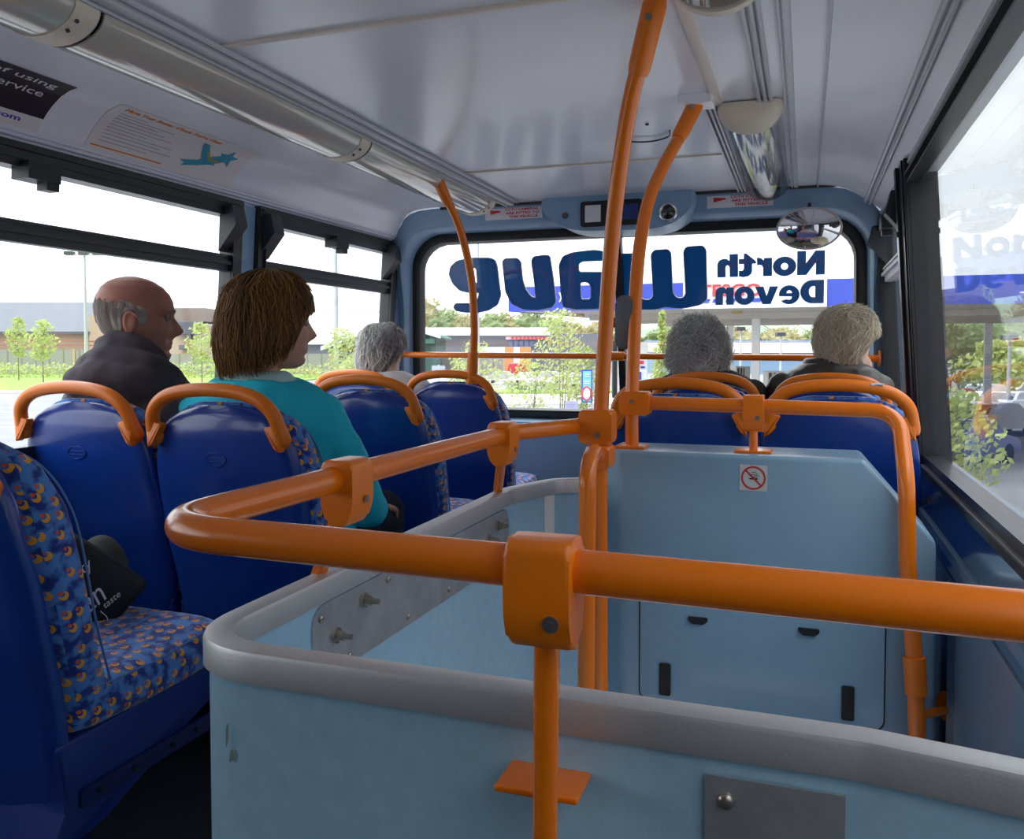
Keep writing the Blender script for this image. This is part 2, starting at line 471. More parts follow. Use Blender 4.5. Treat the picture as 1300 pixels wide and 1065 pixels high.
def lerp(a, b, t): return a + (b - a) * t
def interp(x, tab):
    """piecewise smooth interpolation in a sorted table of tuples"""
    if x <= tab[0][0]: return tab[0][1:]
    for i in range(len(tab) - 1):
        if x <= tab[i + 1][0]:
            t = (x - tab[i][0]) / (tab[i + 1][0] - tab[i][0]); t = t * t * (3 - 2 * t) * .5 + t * .5
            return tuple(lerp(a, b, t) for a, b in zip(tab[i][1:], tab[i + 1][1:]))
    return tab[-1][1:]
def sstep(a, b, x):
    t = max(0, min(1, (x - a) / (b - a))); return t * t * (3 - 2 * t)
# ------------------------------------------------------------------ bus shell
Y0, YF = -2.45, 3.84          # back and front of the saloon
def wx(s, z):
    return (-1.99 + (z - .85) * .0625) if s == 'L' else (.36 - (z - .85) * .0625)
def sg(s): return 1 if s == 'L' else -1
def wbox(bm, s, y0, y1, z0, z1, d0, d1):
    vs = []
    for z in (z0, z1):
        for d in (d0, d1):
            for y in (y0, y1): vs.append(bm.verts.new((wx(s, z) + sg(s) * d, y, z)))
    for f in ((0, 1, 3, 2), (4, 5, 7, 6), (0, 1, 5, 4), (2, 3, 7, 6), (0, 2, 6, 4), (1, 3, 7, 5)):
        bm.faces.new([vs[i] for i in f])
    return bm

# floor with the stair opening
bm = B()
for x0, x1, y0, y1 in ((-2.0, -.63, Y0, 4.05), (-.63, .36, Y0, .74), (-.63, .36, 2.12, 4.05)):
    box(bm, x0, x1, y0, y1, -.05, 0)
struct(obj('floor', bm, 'floor'), 'dark navy vinyl floor of the upper deck')
bm = B()
for k in range(6): box(bm, -.60, .30, .80 + k * .23, 1.03 + k * .23 + (.7 if k == 5 else 0), -.4 - .2 * k, -.18 - .2 * k, .01)
struct(obj('stair_floor', bm, 'floor'), 'dark steps going down inside the stairwell')

# ceiling: closed cross-section extruded along the bus
prof = [(-1.985, 1.66), (-1.945, 1.665), (-1.93, 1.674), (-1.905, 1.680), (-1.888, 1.686), (-1.876, 1.695), (-1.862, 1.716), (-1.845, 1.738), (-1.823, 1.758), (-1.795, 1.778), (-1.765, 1.790), (-1.72, 1.798), (-1.65, 1.802), (-1.0, 1.803), (-.5, 1.803),
        (.04, 1.80), (.10, 1.793), (.15, 1.78), (.19, 1.76), (.225, 1.737), (.27, 1.705), (.31, 1.68), (.315, 1.655), (.36, 1.655), (.36, 1.86), (-1.985, 1.86)]
bm = B(); loft(bm, [[(x, Y0, z) for x, z in prof], [(x, 3.80, z) for x, z in prof]])
struct(obj('ceiling', bm, 'ceil', smooth=30), 'satin grey ceiling curving down at both sides')
def trim(name, bm, m, label, smooth=30): return struct(obj(name, bm, m, smooth=smooth), label)
bm = B()
box(bm, -1.262, -1.235, Y0, 3.6, 1.780, 1.800, .004); box(bm, -1.228, -1.214, Y0, 3.6, 1.790, 1.800, .003); box(bm, -1.275, -1.266, Y0, 3.6, 1.775, 1.800, .003)
box(bm, -1.463, -1.452, Y0, 3.55, 1.770, 1.802, .004); box(bm, -1.478, -1.468, Y0, 3.55, 1.785, 1.802, .003)
trim('trim_1', bm, 'ribstrip', 'grooved metal strips edging the left light run')
bm = B()
for x, z, r in ((-1.925, 1.675, .006), (-1.900, 1.680, .005), (-1.940, 1.667, .006), (-1.885, 1.686, .003)): cyl(bm, (x, Y0, z), (x, 3.78, z), r, n=8)
trim('trim_2', bm, 'cove', 'thin ribs above the left windows')
bm = B(); box(bm, -1.235, -.245, 1.565, 1.585, 1.797, 1.804, .002); box(bm, -1.235, -.245, -.1, -.08, 1.797, 1.804, .002)
box(bm, -1.235, -.245, 2.972, 2.980, 1.797, 1.804, .001)
trim('trim_3', bm, 'cream', 'cream joint strips crossing the ceiling')
bm = B(); box(bm, -.245, -.218, Y0, 2.38, 1.795, 1.802, .002)
trim('trim_4', bm, 'cream', 'cream strip running along the ceiling to the front light')
bm = B()
for x in (-.128, -.112, -.098): box(bm, x, x + .009, Y0, 2.38, 1.788, 1.802, .003)
for x in (-.272, -.258, -.246): box(bm, x, x + .008, 2.30, 3.63, 1.786, 1.802, .003)
trim('trim_5', bm, 'ribstrip', 'grooved metal strips beside the right lights')
bm = B()
for x, z in ((-.058, 1.799), (.040, 1.797)): box(bm, x - .003, x + .003, Y0, 3.75, z - .006, z + .004, .002)
box(bm, -.052, -.035, Y0, 3.75, 1.793, 1.801, .003)
for x, z, r in ((.222, 1.733, .008), (.238, 1.722, .005), (.285, 1.690, .009), (.300, 1.676, .006)): cyl(bm, (x, Y0, z), (x, 3.78, z), r, n=8)
trim('trim_6', bm, 'ribstrip', 'long seams and ribs along the right side of the ceiling')
bm = B(); box(bm, -1.62, .12, 3.650, 3.664, 1.790, 1.803, .002)
trim('trim_7', bm, 'charcoal', 'dark joint between ceiling and front moulding')

# side walls
def side_wall(s, pillars):
    bm = B()
    inner = -1.945 if s == 'L' else .30; outer = -2.05 if s == 'L' else .42
    box(bm, min(inner, outer), max(inner, outer), Y0, 4.02, -.05, .70)
    wbox(bm, s, Y0, 3.98, .70, .80, -.06, -.002)
    for a, b in pillars: wbox(bm, s, a, b, .80, 1.66, -.05, .012)
    wbox(bm, s, Y0, 3.84, 1.665, 1.70, -.05, .004)
    return bm
struct(obj('wall_left', side_wall('L', [(Y0, -.90), (.78, .86), (2.58, 2.668), (3.80, 3.97)]), 'wallblue'), 'pale blue left side wall and window pillars')  # rearmost window bay, out of view, filled solid to cut light from behind
struct(obj('wall_right', side_wall('R', [(Y0, -.90), (.78, .86), (3.84, 3.97)]), mat('deep blue side panel', (.15, .25, .37), .3, coat=.3)), 'pale blue right side wall below the windows')  # unseen last bay closed here too, keeping the rear dim
# sloping glossy trim under the sills
for s, n, m in (('L', 'trim_8', 'black'), ('R', 'trim_9', 'sillblue')):
    bm = B(); k = sg(s); a = -1.945 if s == 'L' else .30
    poly = [(a - k * .002, .64) if s == 'R' else (a, .66), (a + k * .006, .665), (wx(s, .80) + k * .012, .775), (wx(s, .80) - k * .02, .775), (wx(s, .7) - k * .02, .66)]
    loft(bm, [[(x, Y0, z) for x, z in poly], [(x, 3.90, z) for x, z in poly]])
    trim(n, bm, m, 'glossy navy trim below the right windows' if s == 'R' else 'dark trim below the left windows')
    bm = B(); wbox(bm, s, Y0, 3.9, .775, .793, -.03, .04); wbox(bm, s, Y0, 3.9, .797, .812, -.03, .028)
    trim('trim_1' + ('0' if s == 'L' else '1'), bm, 'black', 'ribbed black rubber sill along the ' + ('left' if s == 'L' else 'right') + ' windows', None)
bm = B(); wbox(bm, 'R', Y0, 2.75, .812, .819, .002, .022); wbox(bm, 'R', Y0, 2.75, .793, .797, .02, .036)
trim('trim_12', bm, 'alu', 'bright metal bead on the right window sill', None)
bm = B()
for y in (3.0, 1.93): box(bm, .286, .302, y - .004, y + .004, 0, .66)
trim('trim_13', bm, 'sillblue', 'dark joints in the right side panel')
# rear wall behind the camera, its window closed up to darken the back
bm = B(); box(bm, -2.05, .42, Y0 - .05, Y0, -.05, 1.86)
struct(obj('wall_rear', bm, 'wallblue'), 'blue rear wall of the upper deck, left windowless to darken the back')

# side windows: frame ring > glass, transom, hopper brackets, latch
def side_window(n, s, y0, y1, gy0, gy1, gz0, gz1, hopper, label, brackets=True):
    bm = B()
    wbox(bm, s, y0, gy0, .812, 1.668, -.02, .030); wbox(bm, s, gy1, y1, .812, 1.668, -.02, .030)
    wbox(bm, s, gy0, gy1, .812, gz0, -.02, .030); wbox(bm, s, gy0, gy1, gz1, 1.668, -.02, .030)
    wbox(bm, s, gy0 - .010, gy0 - .002, gz0 - .002, gz1 + .002, .0, .038); wbox(bm, s, gy1 + .002, gy1 + .010, gz0 - .002, gz1 + .002, .0, .038)
    wbox(bm, s, y0 + .01, y1 - .01, 1.648, 1.656, .0, .040); wbox(bm, s, y0 + .01, y1 - .01, 1.625, 1.631, .0, .036)
    root = struct(obj('window_%d' % n, bm, 'blackgloss'), label)
    bm = B(); wbox(bm, s, gy0 - .01, gy1 + .01, gz0 - .01, gz1 + .01, -.006, -.002); obj('glass_pane', bm, 'glass', root)
    if hopper:
        bm = B(); wbox(bm, s, gy0 - .01, gy1 + .01, 1.414, 1.470, -.01, .020); wbox(bm, s, gy0 - .01, gy1 + .01, 1.436, 1.448, .018, .032)
        wbox(bm, s, gy0 - .01, gy1 + .01, 1.462, 1.470, .018, .026)
        obj('transom_bar', bm, 'charcoal' if s == 'L' else 'ribstrip', root)
        if brackets:
            for yy, dr in ((gy0, 1), (gy1, -1)):
                bm = B()
                pts = [(yy, 1.64, 0.0), (yy, 1.48, 0.0), (yy, 1.57, .07), (yy, 1.64, .05)]
                a = [bm.verts.new((wx(s, z) + sg(s) * (d + .01), y - dr * .020, z)) for y, z, d in pts]
                b2 = [bm.verts.new((wx(s, z) + sg(s) * (d + .01), y + dr * .045, z)) for y, z, d in pts]
                bm.faces.new(a); bm.faces.new(list(reversed(b2))); bridge(bm, a, b2)
                obj('hopper_bracket', bm, 'charcoal', root)
            ym = (gy0 + gy1) / 2
            bm = B(); wbox(bm, s, ym - .05, ym + .05, 1.575, 1.62, -.0, .06); wbox(bm, s, ym + .01, ym + .05, 1.555, 1.58, .02, .055)
            obj('catch', bm, 'black', root)
    return root
side_window(1, 'L', .86, 2.575, .905, 2.515, .875, 1.605, True, 'left side window beside the two nearest passengers')
side_window(2, 'L', 2.672, 3.80, 2.715, 3.725, .875, 1.605, True, 'front left side window')
side_window(3, 'L', -.90, .78, -.855, .735, .875, 1.605, True, 'left side window behind the camera')
side_window(5, 'R', .86, 2.78, .905, 2.745, .824, 1.652, False, 'large right side window nearest the camera')
side_window(6, 'R', 2.952, 3.84, 2.965, 3.79, .86, 1.615, True, 'narrow front right side window')
side_window(4, 'R', -.90, .78, -.855, .735, .824, 1.652, False, 'right side window behind the camera')
# broad black pillar on the right
bm = B(); wbox(bm, 'R', 2.762, 2.95, .79, 1.70, -.05, .040); wbox(bm, 'R', 2.79, 2.80, .80, 1.70, .036, .045); wbox(bm, 'R', 2.90, 2.95, .80, 1.70, .036, .050); wbox(bm, 'R', 2.83, 2.835, .80, 1.70, .036, .041)
struct(obj('wall_pillar', bm, 'blackgloss'), 'black window pillar on the right with bolt heads')
for z in (.93, 1.49):
    c = Vector((wx('R', z) - .05, 2.87, z)); bm = B(); cyl(bm, c, c + Vector((-.009, 0, 0)), .011, .008, n=14)
    struct(obj('trim_bolt', bm, 'charcoal', smooth=40), 'bolt head on the black right pillar')

# front wall: moulded surround lofted from the body section to the windscreen opening
CX, CZ = -.82, 1.25
def yws(z): return 3.85 + (1.71 - z) * .215        # windscreen plane
def opening(off):
    pts = rrect(-1.915 - off, .235 + off, .818 - off, 1.712 + off, .14 + off * .6, 10); out = []
    for x, z in pts:
        k = (z - .82) / .9
        if x < CX: x += .085 * k
        else: x -= .02 * k
        if z > 1.2: z -= .040 * (x - CX) ** 2 * k
        out.append((x, z))
    return out
def sample(poly, N=200):
    out = []
    for k in range(N):
        a = 2 * PI * k / N; dx, dz = math.cos(a), math.sin(a); best = 0
        for i in range(len(poly)):
            x1, z1 = poly[i][0] - CX, poly[i][1] - CZ; x2, z2 = poly[(i + 1) % len(poly)][0] - CX, poly[(i + 1) % len(poly)][1] - CZ
            den = dx * (z2 - z1) - dz * (x2 - x1)
            if abs(den) < 1e-9: continue
            t = (x1 * (z2 - z1) - z1 * (x2 - x1)) / den
            u = (dz * x1 - dx * z1) / -den if abs(den) > 0 else 0
            u = ((x1 + 0) * dz - z1 * dx) / den
            if t > 0 and -1e-6 <= u <= 1 + 1e-6: best = max(best, t)
        out.append((CX + dx * best, CZ + dz * best))
    return out
body = [(.33, 0), (.33, .7), (.35, .85), (.31, 1.65), (.27, 1.705), (.225, 1.737), (.19, 1.76), (.15, 1.78), (.04, 1.80), (-1.65, 1.80), (-1.765, 1.79), (-1.823, 1.758), (-1.862, 1.716), (-1.90, 1.682), (-1.945, 1.66), (-1.99, .85), (-1.95, .7), (-1.95, 0)]
L0 = sample(body); L1 = sample(opening(.035)); L2 = sample(opening(.022)); L3 = sample(opening(0)); L4 = sample(opening(-.028))
def yout(z): return interp(z, [(0, 3.93), (.9, 3.93), (1.3, 3.90), (1.6, 3.80), (1.72, 3.70), (1.79, 3.66), (1.9, 3.66)])[0]
def ymid(z): return interp(z, [(0, 3.93), (.85, 3.93), (1.3, 3.86), (1.6, 3.76), (1.7, 3.70), (1.9, 3.70)])[0]
bm = B()
loops = [[(x, yout(z), z) for x, z in L0], [(lerp(x, x2, .85), ymid(lerp(z, z2, .85)), lerp(z, z2, .85)) for (x, z), (x2, z2) in zip(L0, L1)],
         [(x, ymid(z) + .014, z) for x, z in L1], [(x, yws(z) - .02, z) for x, z in L2], [(x, yws(z) + .03, z) for x, z in L3]]
rings = loft(bm, loops, cap=False)
struct(obj('wall_front', bm, 'wallblue', smooth=50), 'blue moulded front wall around the windscreen')
bm = B()
loft(bm, [[(x, yws(z) - .024, z) for x, z in L2], [(x, yws(z) - .034, z) for x, z in sample(opening(-.006))], [(x, yws(z) - .030, z) for x, z in sample(opening(-.02))], [(x, yws(z) - .008, z) for x, z in L4], [(x, yws(z) + .02, z) for x, z in L4], [(x, yws(z) + .02, z) for x, z in L2]], cap=False)
ws = struct(obj('window_7', bm, 'black', smooth=40), 'windscreen of the upper deck in a black rubber surround')
bm = B(); G = sample(opening(-.015), 120)
loft(bm, [[(x, yws(z) + .002, z) for x, z in G], [(x, yws(z) + .007, z) for x, z in G]]); obj('glass_pane', bm, 'screen', ws)
bm = B(); zt, zb = 1.70, .83
a = [(x, yws(z) - .03 + dy, z) for x, z, dy in ((-.836, zb, 0), (-.804, zb, 0), (-.804, zb, .05), (-.836, zb, .05))]
b2 = [(x, yws(z) - .03 + dy, z) for x, z, dy in ((-.836, zt, 0), (-.804, zt, 0), (-.804, zt, .05), (-.836, zt, .05))]
loft(bm, [a, b2]); obj('centre_bar', bm, 'black', ws)

# lettering on the outside of the windscreen, read backwards from inside
def screen_place(me, x, z, out=.010):
    uy = Vector((0, -.215, 1)).normalized()
    return place(me, (x, yws(z) + out, z), (1, 0, 0), uy)
W = {
 'e': ((-1.683, 1.322, .268 / 65, .275 / 70), [[(5, 3), (2, 8), (5, 13), (20, 13), (30, 12), (36, 20), (38, 26), (25, 25.5), (12, 29), (4, 38), (0, 50), (3, 60), (12, 67), (30, 70), (55, 69), (61, 66), (63, 58), (64, 35), (65, 22), (60, 10), (48, 3), (32, 0), (15, 1)], [(24, 38), (36, 38), (36, 57), (24, 57)]]),
 'v': ((-1.398, 1.324, .262 / 65, .273 / 70), [[(.5, 64), (4, 67.5), (20, 67.5), (24, 63), (25, 39.5), (28, 28.5), (33.6, 20), (40, 17), (39, 40), (37, 63), (40, 68.5), (54, 70), (60.6, 69), (63.4, 40), (65, 12), (60, 5), (40.5, 1.5), (24, 3), (8.7, 10.5), (1.8, 26)]]),
 'a': ((-1.113, 1.328, .262 / 67, .283 / 76), [[(0, 58), (5.6, 69.5), (18, 74), (45, 76), (60, 73), (64, 67), (61, 62), (30, 62), (25, 59), (25, 49), (55, 48), (64, 42), (67, 30), (66, 12), (60, 4), (43, 1), (18, 1), (3, 4.5), (1, 20)], [(26, 14), (38, 14), (39, 30), (35, 35.5), (26, 35.5)]]),
 'w': ((-.835, 1.325, .412 / 113.5, .286 / 76), [[(2, 66), (6, 70), (22, 70), (25, 66), (27, 20), (33, 12.5), (42, 12.5), (46, 17), (44.5, 68), (49, 73), (66, 73.5), (70, 69), (71, 20), (76, 14), (84, 14), (87, 19), (85, 70), (89, 75.5), (109, 76), (113, 71), (113.5, 12), (106, 5), (86, 1), (75, 1), (63, 3), (48, 0), (30, 0), (12, 3), (2, 12)]]),
}
for ch, ((ox, oz, sx, sz), polys) in W.items():
    pl = [round_poly([(x * sx, y * sz) for x, y in P], .012, 4) for P in polys]
    me = screen_place(shape_mesh(pl, .0006, 0), ox, oz, .0105)
    o = obj('lettering', me, 'letter')
    tag(o, 'large backwards letter %s in blue vinyl on the windscreen' % ch, 'letter', 'wave lettering on the windscreen')
    bm = B()
    for P in pl: tube(bm, [(x, y, 0) for x, y in P], .0070, 4, closed=True, flat=.25)
    me = bpy.data.meshes.new('o'); bm.to_mesh(me); bm.free(); obj('outline', screen_place(me, ox, oz, .0085), 'letter_edge', o)
def ell(cx, cy, rx, ry, a0=0, a1=360, n=28):
    return [(cx + rx * math.cos(math.radians(a0 + (a1 - a0) * k / n)), cy + ry * math.sin(math.radians(a0 + (a1 - a0) * k / n))) for k in range(n + (0 if a1 - a0 == 360 else 1))]
GLY = {   # heavy rounded sans, cap height 1
 'N': (.95, [[(0, 0), (0, 1), (.33, 1), (.64, .50), (.64, 1), (.95, 1), (.95, 0), (.63, 0), (.31, .50), (.31, 0)]]),
 'o': (.82, [ell(.41, .39, .41, .41), ell(.41, .39, .12, .14)[::-1]]),
 'r': (.54, [[(0, 0), (0, .77), (.29, .77), (.30, .67), (.37, .75), (.46, .79), (.54, .78), (.53, .46), (.43, .48), (.36, .45), (.32, .36), (.32, 0)]]),
 't': (.62, [[(.14, .54), (0, .54), (0, .64), (.34, .98), (.44, .98), (.44, .76), (.62, .76), (.62, .54), (.44, .54), (.44, .33), (.50, .26), (.62, .27), (.62, .02), (.46, -.02), (.27, .02), (.17, .12), (.14, .24)]]),
 'h': (.76, [[(0, 0), (0, .98), (.31, .98), (.31, .70), (.42, .79), (.56, .79), (.70, .71), (.76, .55), (.76, 0), (.45, 0), (.45, .42), (.42, .50), (.35, .50), (.31, .42), (.31, 0)]]),
 'n': (.76, [[(0, 0), (0, .77), (.29, .77), (.31, .68), (.42, .79), (.56, .79), (.70, .71), (.76, .55), (.76, 0), (.45, 0), (.45, .42), (.42, .50), (.35, .50), (.31, .42), (.31, 0)]]),
 'D': (.92, [[(0, 0), (0, 1), (.44, 1)] + ell(.44, .5, .48, .5, 85, -85, 20) + [(.44, 0)], [(.34, .27), (.34, .73), (.44, .73)] + ell(.44, .5, .14, .23, 75, -75, 10) + [(.44, .27)]]),
 'e': (.82, [ell(.41, .39, .41, .41, -8, 322, 34) + [(.52, .20), (.42, .17), (.33, .21), (.30, .31)], [(.30, .46), (.33, .55), (.41, .59), (.49, .55), (.52, .46)]]),
 'v': (.93, [[(0, .77), (.34, .77), (.465, .36), (.59, .77), (.93, .77), (.63, 0), (.30, 0)]]),
}
for word, x, z, w, h in (('North', -.378, 1.462, .454, .105), ('Devon', -.387, 1.340, .461, .103)):
    root = empty('lettering', (x + w / 2, yws(z), z), 0, 'backwards word %s in heavy blue vinyl on the windscreen' % word, 'lettering')
    gap = .022; tot = sum(GLY[c][0] for c in word) + gap * (len(word) - 1); sx = w / tot; px_ = 0
    for c in word:
        gw, polys = GLY[c]
        pl = [[(w - (px_ + gx_) * sx, gy_ * h) for gx_, gy_ in P] for P in polys]
        obj('letter', screen_place(shape_mesh(pl, .0006), x, z, .0105), 'letter', root); px_ += gw + gap

# destination / camera housing on the header
bm = B()
poly = round_poly([(-1.115, 1.806), (-1.10, 1.74), (-1.02, 1.675), (-.93, 1.652), (-.62, 1.645), (-.53, 1.665), (-.46, 1.715), (-.43, 1.806)], .06, 5)
prism(bm, poly, 'xz', 3.59, 3.80, .014)
unit = tag(obj('header_housing', bm, 'wallblue', smooth=40), 'blue moulded housing with black display above the windscreen', 'housing')
bm = B(); prism(bm, rrect(-.925, -.66, 1.668, 1.775, .01), 'xz', 3.575, 3.60, .003); disp = obj('display', bm, 'blackprint', unit, smooth=40)
bm = B(); box(bm, -.905, -.835, 3.571, 3.577, 1.685, 1.758, .003); obj('white_switch_plate', bm, 'white', disp)
bm = B(); box(bm, -.80, -.755, 3.571, 3.577, 1.69, 1.755, .002); obj('amber_panel', bm, mat('pinkish panel', (.35, .16, .12), .5), disp)
bm = B(); box(bm, -.75, -.675, 3.571, 3.577, 1.69, 1.755, .002); obj('navy_panel', bm, mat('navy panel', (.02, .04, .2), .4), disp)
bm = B(); cyl(bm, (-.997, 3.585, 1.722), (-.997, 3.60, 1.722), .014, n=20); obj('lens', bm, 'darkglass', unit, smooth=40)
bm = B(); tube(bm, [(-.549 + .034 * math.cos(a), 3.583, 1.712 + .034 * math.sin(a)) for a in (2 * PI * k / 28 for k in range(28))], .007, 8, closed=True)
cam_ = obj('camera_bezel', bm, 'silver', unit, smooth=60)
bm = B(); ellipsoid(bm, (-.549, 3.59, 1.712), (.030, .022, .030)); obj('camera_dome', bm, 'darkglass', cam_, smooth=180)

# CCTV stickers
def sticker(x, w, where):
    y = 3.672; z0, z1 = 1.735, 1.788; t = .042
    def P(me, ax, az, d=0.0): return place(me, (x + ax, y + (t * (1 - az / .053)) * 0 + .018 * (1 - az / .053) - .004 - d, z0 + az), (1, 0, 0), Vector((0, -.018 / .053, 1)))
    o = obj('sticker', P(shape_mesh([[(0, 0), (w, 0), (w, .053), (0, .053)]], .0004), 0, 0), 'white')
    tag(o, 'white sticker with red lettering about cameras, ' + where, 'sticker', 'camera warning stickers on the header')
    for i, s in enumerate(('CCTV CAMERAS', 'ARE FITTED TO', 'THIS VEHICLE')):
        obj('lettering', P(text_mesh(s, w * (.58, .58, .50)[i], .0115, .0003, offset=.03), w * (.36, .37, .42)[i], .036 - i * .0155, .0012), 'posterred', o)
    obj('camera_symbol', P(join_flat([[(.0, .024), (.05, .018), (.05, .040), (.0, .044)], [(.05, .024), (.065, .020), (.065, .034), (.05, .034)]]), w * .10, 0.0, .0012), 'posterred', o)
    return o
def join_flat(polys): return shape_mesh(polys, .0003)
sticker(-1.405, .275, 'left of the blue housing')
sticker(-.40, .268, 'right of the blue housing')
# ------------------------------------------------------------------ lights
def tube_light(y0, y1, x, z, r, label, group, zs=.62, cap=True, clear=False):
    root = empty('ceiling_light', (x, (y0 + y1) / 2, 1.80), 0, label, 'light', group)
    bm = B(); N = 18
    sec = [(x + r * math.cos(a), z - r * zs * math.sin(a)) for a in (PI * k / N for k in range(N + 1))]
    sec2 = [(x + (r - .004) * math.cos(a), z - (r * zs - .004) * math.sin(a)) for a in (PI * k / N for k in reversed(range(N + 1)))]
    L = sec + sec2
    loops = [[(px, yy, pz) for px, pz in L] for yy in (y0, y1)]
    loft(bm, loops); obj('diffuser', bm, 'clear' if clear else 'diff', root, smooth=50)
    if clear:
        bm = B(); box(bm, x - r * .8, x + r * .8, y0 + .02, y1, z - .004, z + .004, .002); obj('reflector', bm, 'silver', root)
        bm = B(); cyl(bm, (x, y0 + .03, z - .026), (x, y1 - .03, z - .026), .012, n=14); obj('lamp_tube', bm, 'white', root, smooth=50)
    return root
for (a, b, lab) in ((-1.0, .24, 'cream ribbed tube light on the left, behind the camera'), (.25, 1.29, 'cream ribbed tube light nearest the camera on the left'),
                    (1.30, 2.35, 'cream ribbed tube light above the teal ribbon poster'), (2.36, 3.46, 'cream ribbed tube light at the front left corner')):
    r = tube_light(a, b, -1.363, 1.777, .088, lab, 'tube lights along the left')
    bm = B()
    for yy in (b - .06,):
        N = 16
        loops = [[(-1.363 + (.091) * math.cos(t), q, 1.777 - .057 * math.sin(t)) for t in (PI * k / N for k in range(N + 1))] + [(-1.363 + (.088) * math.cos(t), q, 1.777 - .054 * math.sin(t)) for t in (PI * k / N for k in reversed(range(N + 1)))] for q in (yy, yy + .055)]
        loft(bm, loops)
    obj('clip_band', bm, 'endcap', r, smooth=50)
    bm = B()
    for q in (.6, .95): cyl(bm, (-1.363 + .09 * math.cos(q), b - .045, 1.777 - .057 * math.sin(q)), (-1.363 + .094 * math.cos(q), b - .045, 1.777 - .061 * math.sin(q)), .004, n=8)
    obj('screw', bm, 'charcoal', r)
    if b > 3.4:
        bm = B(); N = 18
        sec = [(-1.363 + .088 * math.cos(t), 1.777 - .055 * math.sin(t)) for t in (PI * k / N for k in range(N + 1))]
        loft(bm, [[(x, b, z) for x, z in sec], [(-1.363 + (x + 1.363) * .9, b + .03, 1.777 + (z - 1.777) * .85) for x, z in sec], [(-1.363 + (x + 1.363) * .5, b + .055, 1.777 + (z - 1.777) * .4) for x, z in sec]])
        obj('end_cap', bm, 'diff', r, smooth=60)
for a, b, lab in ((.35, 1.60, 'clear tube light over the stairwell'), (2.36, 3.56, 'clear reflector tube light at the front right')):
    x = -.150; r = tube_light(a + .05, b - .05, x, 1.79, .082, lab, 'clear tube lights along the right', .78, clear=True)
    for yy, d in ((a, 1), (b, -1)):
        bm = B(); N = 18
        def S(y, k1, k2): return [(x + .086 * k1 * math.cos(t), y, 1.797 - .075 * k2 * math.sin(t)) for t in (PI * k / N for k in range(N + 1))]
        loft(bm, [S(yy, .80, .35), S(yy + d * .015, .96, .75), S(yy + d * .04, 1, .98), S(yy + d * .065, 1, 1)])
        obj('end_cap', bm, 'endcap' if d == 1 or a < 1 else 'clear', r, smooth=50)
# wire loop and marks on the ceiling
bm = B(); tube(bm, smoothpath([(-.56, 2.62, 1.797), (-.53, 2.68, 1.794), (-.47, 2.70, 1.794), (-.41, 2.66, 1.794), (-.395, 2.60, 1.797)]), .0025, 6)
for x, y in ((-.545, 2.60), (-.45, 2.52)): ellipsoid(bm, (x, y, 1.80), (.006, .006, .003), 8, 6)
tag(obj('wire_loop', bm, 'blackprint', smooth=60), 'thin black wire loop fixed to the ceiling near the front', 'wire')

# ------------------------------------------------------------------ posters on the cove
CV = [(-1.888, 1.686), (-1.876, 1.695), (-1.862, 1.716), (-1.845, 1.738), (-1.823, 1.758), (-1.795, 1.778), (-1.765, 1.790), (-1.72, 1.798), (-1.65, 1.802)]
def cove(s, d):
    """point at arc length s up the cove, d in front of it"""
    for (xa, za), (xb, zb) in zip(CV, CV[1:]):
        L = math.hypot(xb - xa, zb - za)
        if s <= L or (xb, zb) == CV[-1]:
            tx, tz = (xb - xa) / L, (zb - za) / L; return (xa + tx * s + tz * d, za + tz * s - tx * d)
        s -= L
def cove_strip(s0, s1, y0, y1, d, m, name, parent=None):
    bm = B(); N = 24; P = [cove(lerp(s0, s1, k / N), d) for k in range(N + 1)]; Q = [cove(lerp(s0, s1, k / N), d - .0006) for k in range(N + 1)]
    loft(bm, [[(x, y, z) for x, z in P + Q[::-1]] for y in (y0, y1)])
    return obj(name, bm, m, parent, smooth=50)
def on_cove(me, y, s, d):
    """lettering on the cove: local x runs forward, local y runs up the curve"""
    bm = B(); bm.from_mesh(me); bpy.data.meshes.remove(me)
    bmesh.ops.subdivide_edges(bm, edges=[e for e in bm.edges if e.calc_length() > .03], cuts=3)
    for v in bm.verts:
        x, z = cove(s + v.co.y, d + v.co.z); v.co = Vector((x, y + v.co.x, z))
    return bm
def merge(bms):
    out = B()
    for q in bms:
        me = bpy.data.meshes.new('q'); q.to_mesh(me); q.free(); out.from_mesh(me); bpy.data.meshes.remove(me)
    return out
p1 = cove_strip(.014, .190, 1.83, 2.45, .0015, 'paper', 'poster')
tag(p1, 'white health poster with orange heading and teal ribbon star', 'poster')
obj('heading', on_cove(text_mesh("Have Your Smear. Check You're Clear", .40, .017, .0003, offset=.03), 1.865, .162, .0022), 'postorange', p1)
rows = [(.10, .9), (.22, .8), (.16, .3), (.20, .5), (.24, .5), (.15, .3), (.26, .4), (.22, .2), (.27, .2), (.18, .2)]
obj('small_print', merge([on_cove(shape_mesh([[(0, 0), (w_, 0), (w_, .0022), (0, .0022)]], .0002), 1.865, .146 - i * .0115, .0022) for i, (w_, q_) in enumerate(rows)]), 'postgrey', p1)
obj('orange_rule', on_cove(shape_mesh([[(0, 0), (.27, 0), (.27, .004), (0, .004)]], .0002), 1.845, .024, .0022), 'postorange', p1)
sp = []
for k in range(10):
    a = PI / 2 + k * PI / 5; r = .040 if k % 2 == 0 else .018; sp.append((.135 + r * 1.2 * math.cos(a), .085 + r * math.sin(a)))
rib = [(-.03, .012), (.0, .02), (.04, .028), (.09, .045), (.125, .065), (.12, .098), (.07, .072), (.02, .045), (-.045, .030), (-.02, .024)]
rib2 = [(.02, .115), (-.01, .118), (.0, .10), (.03, .06), (.07, .040), (.11, .045), (.075, .062), (.045, .085)]
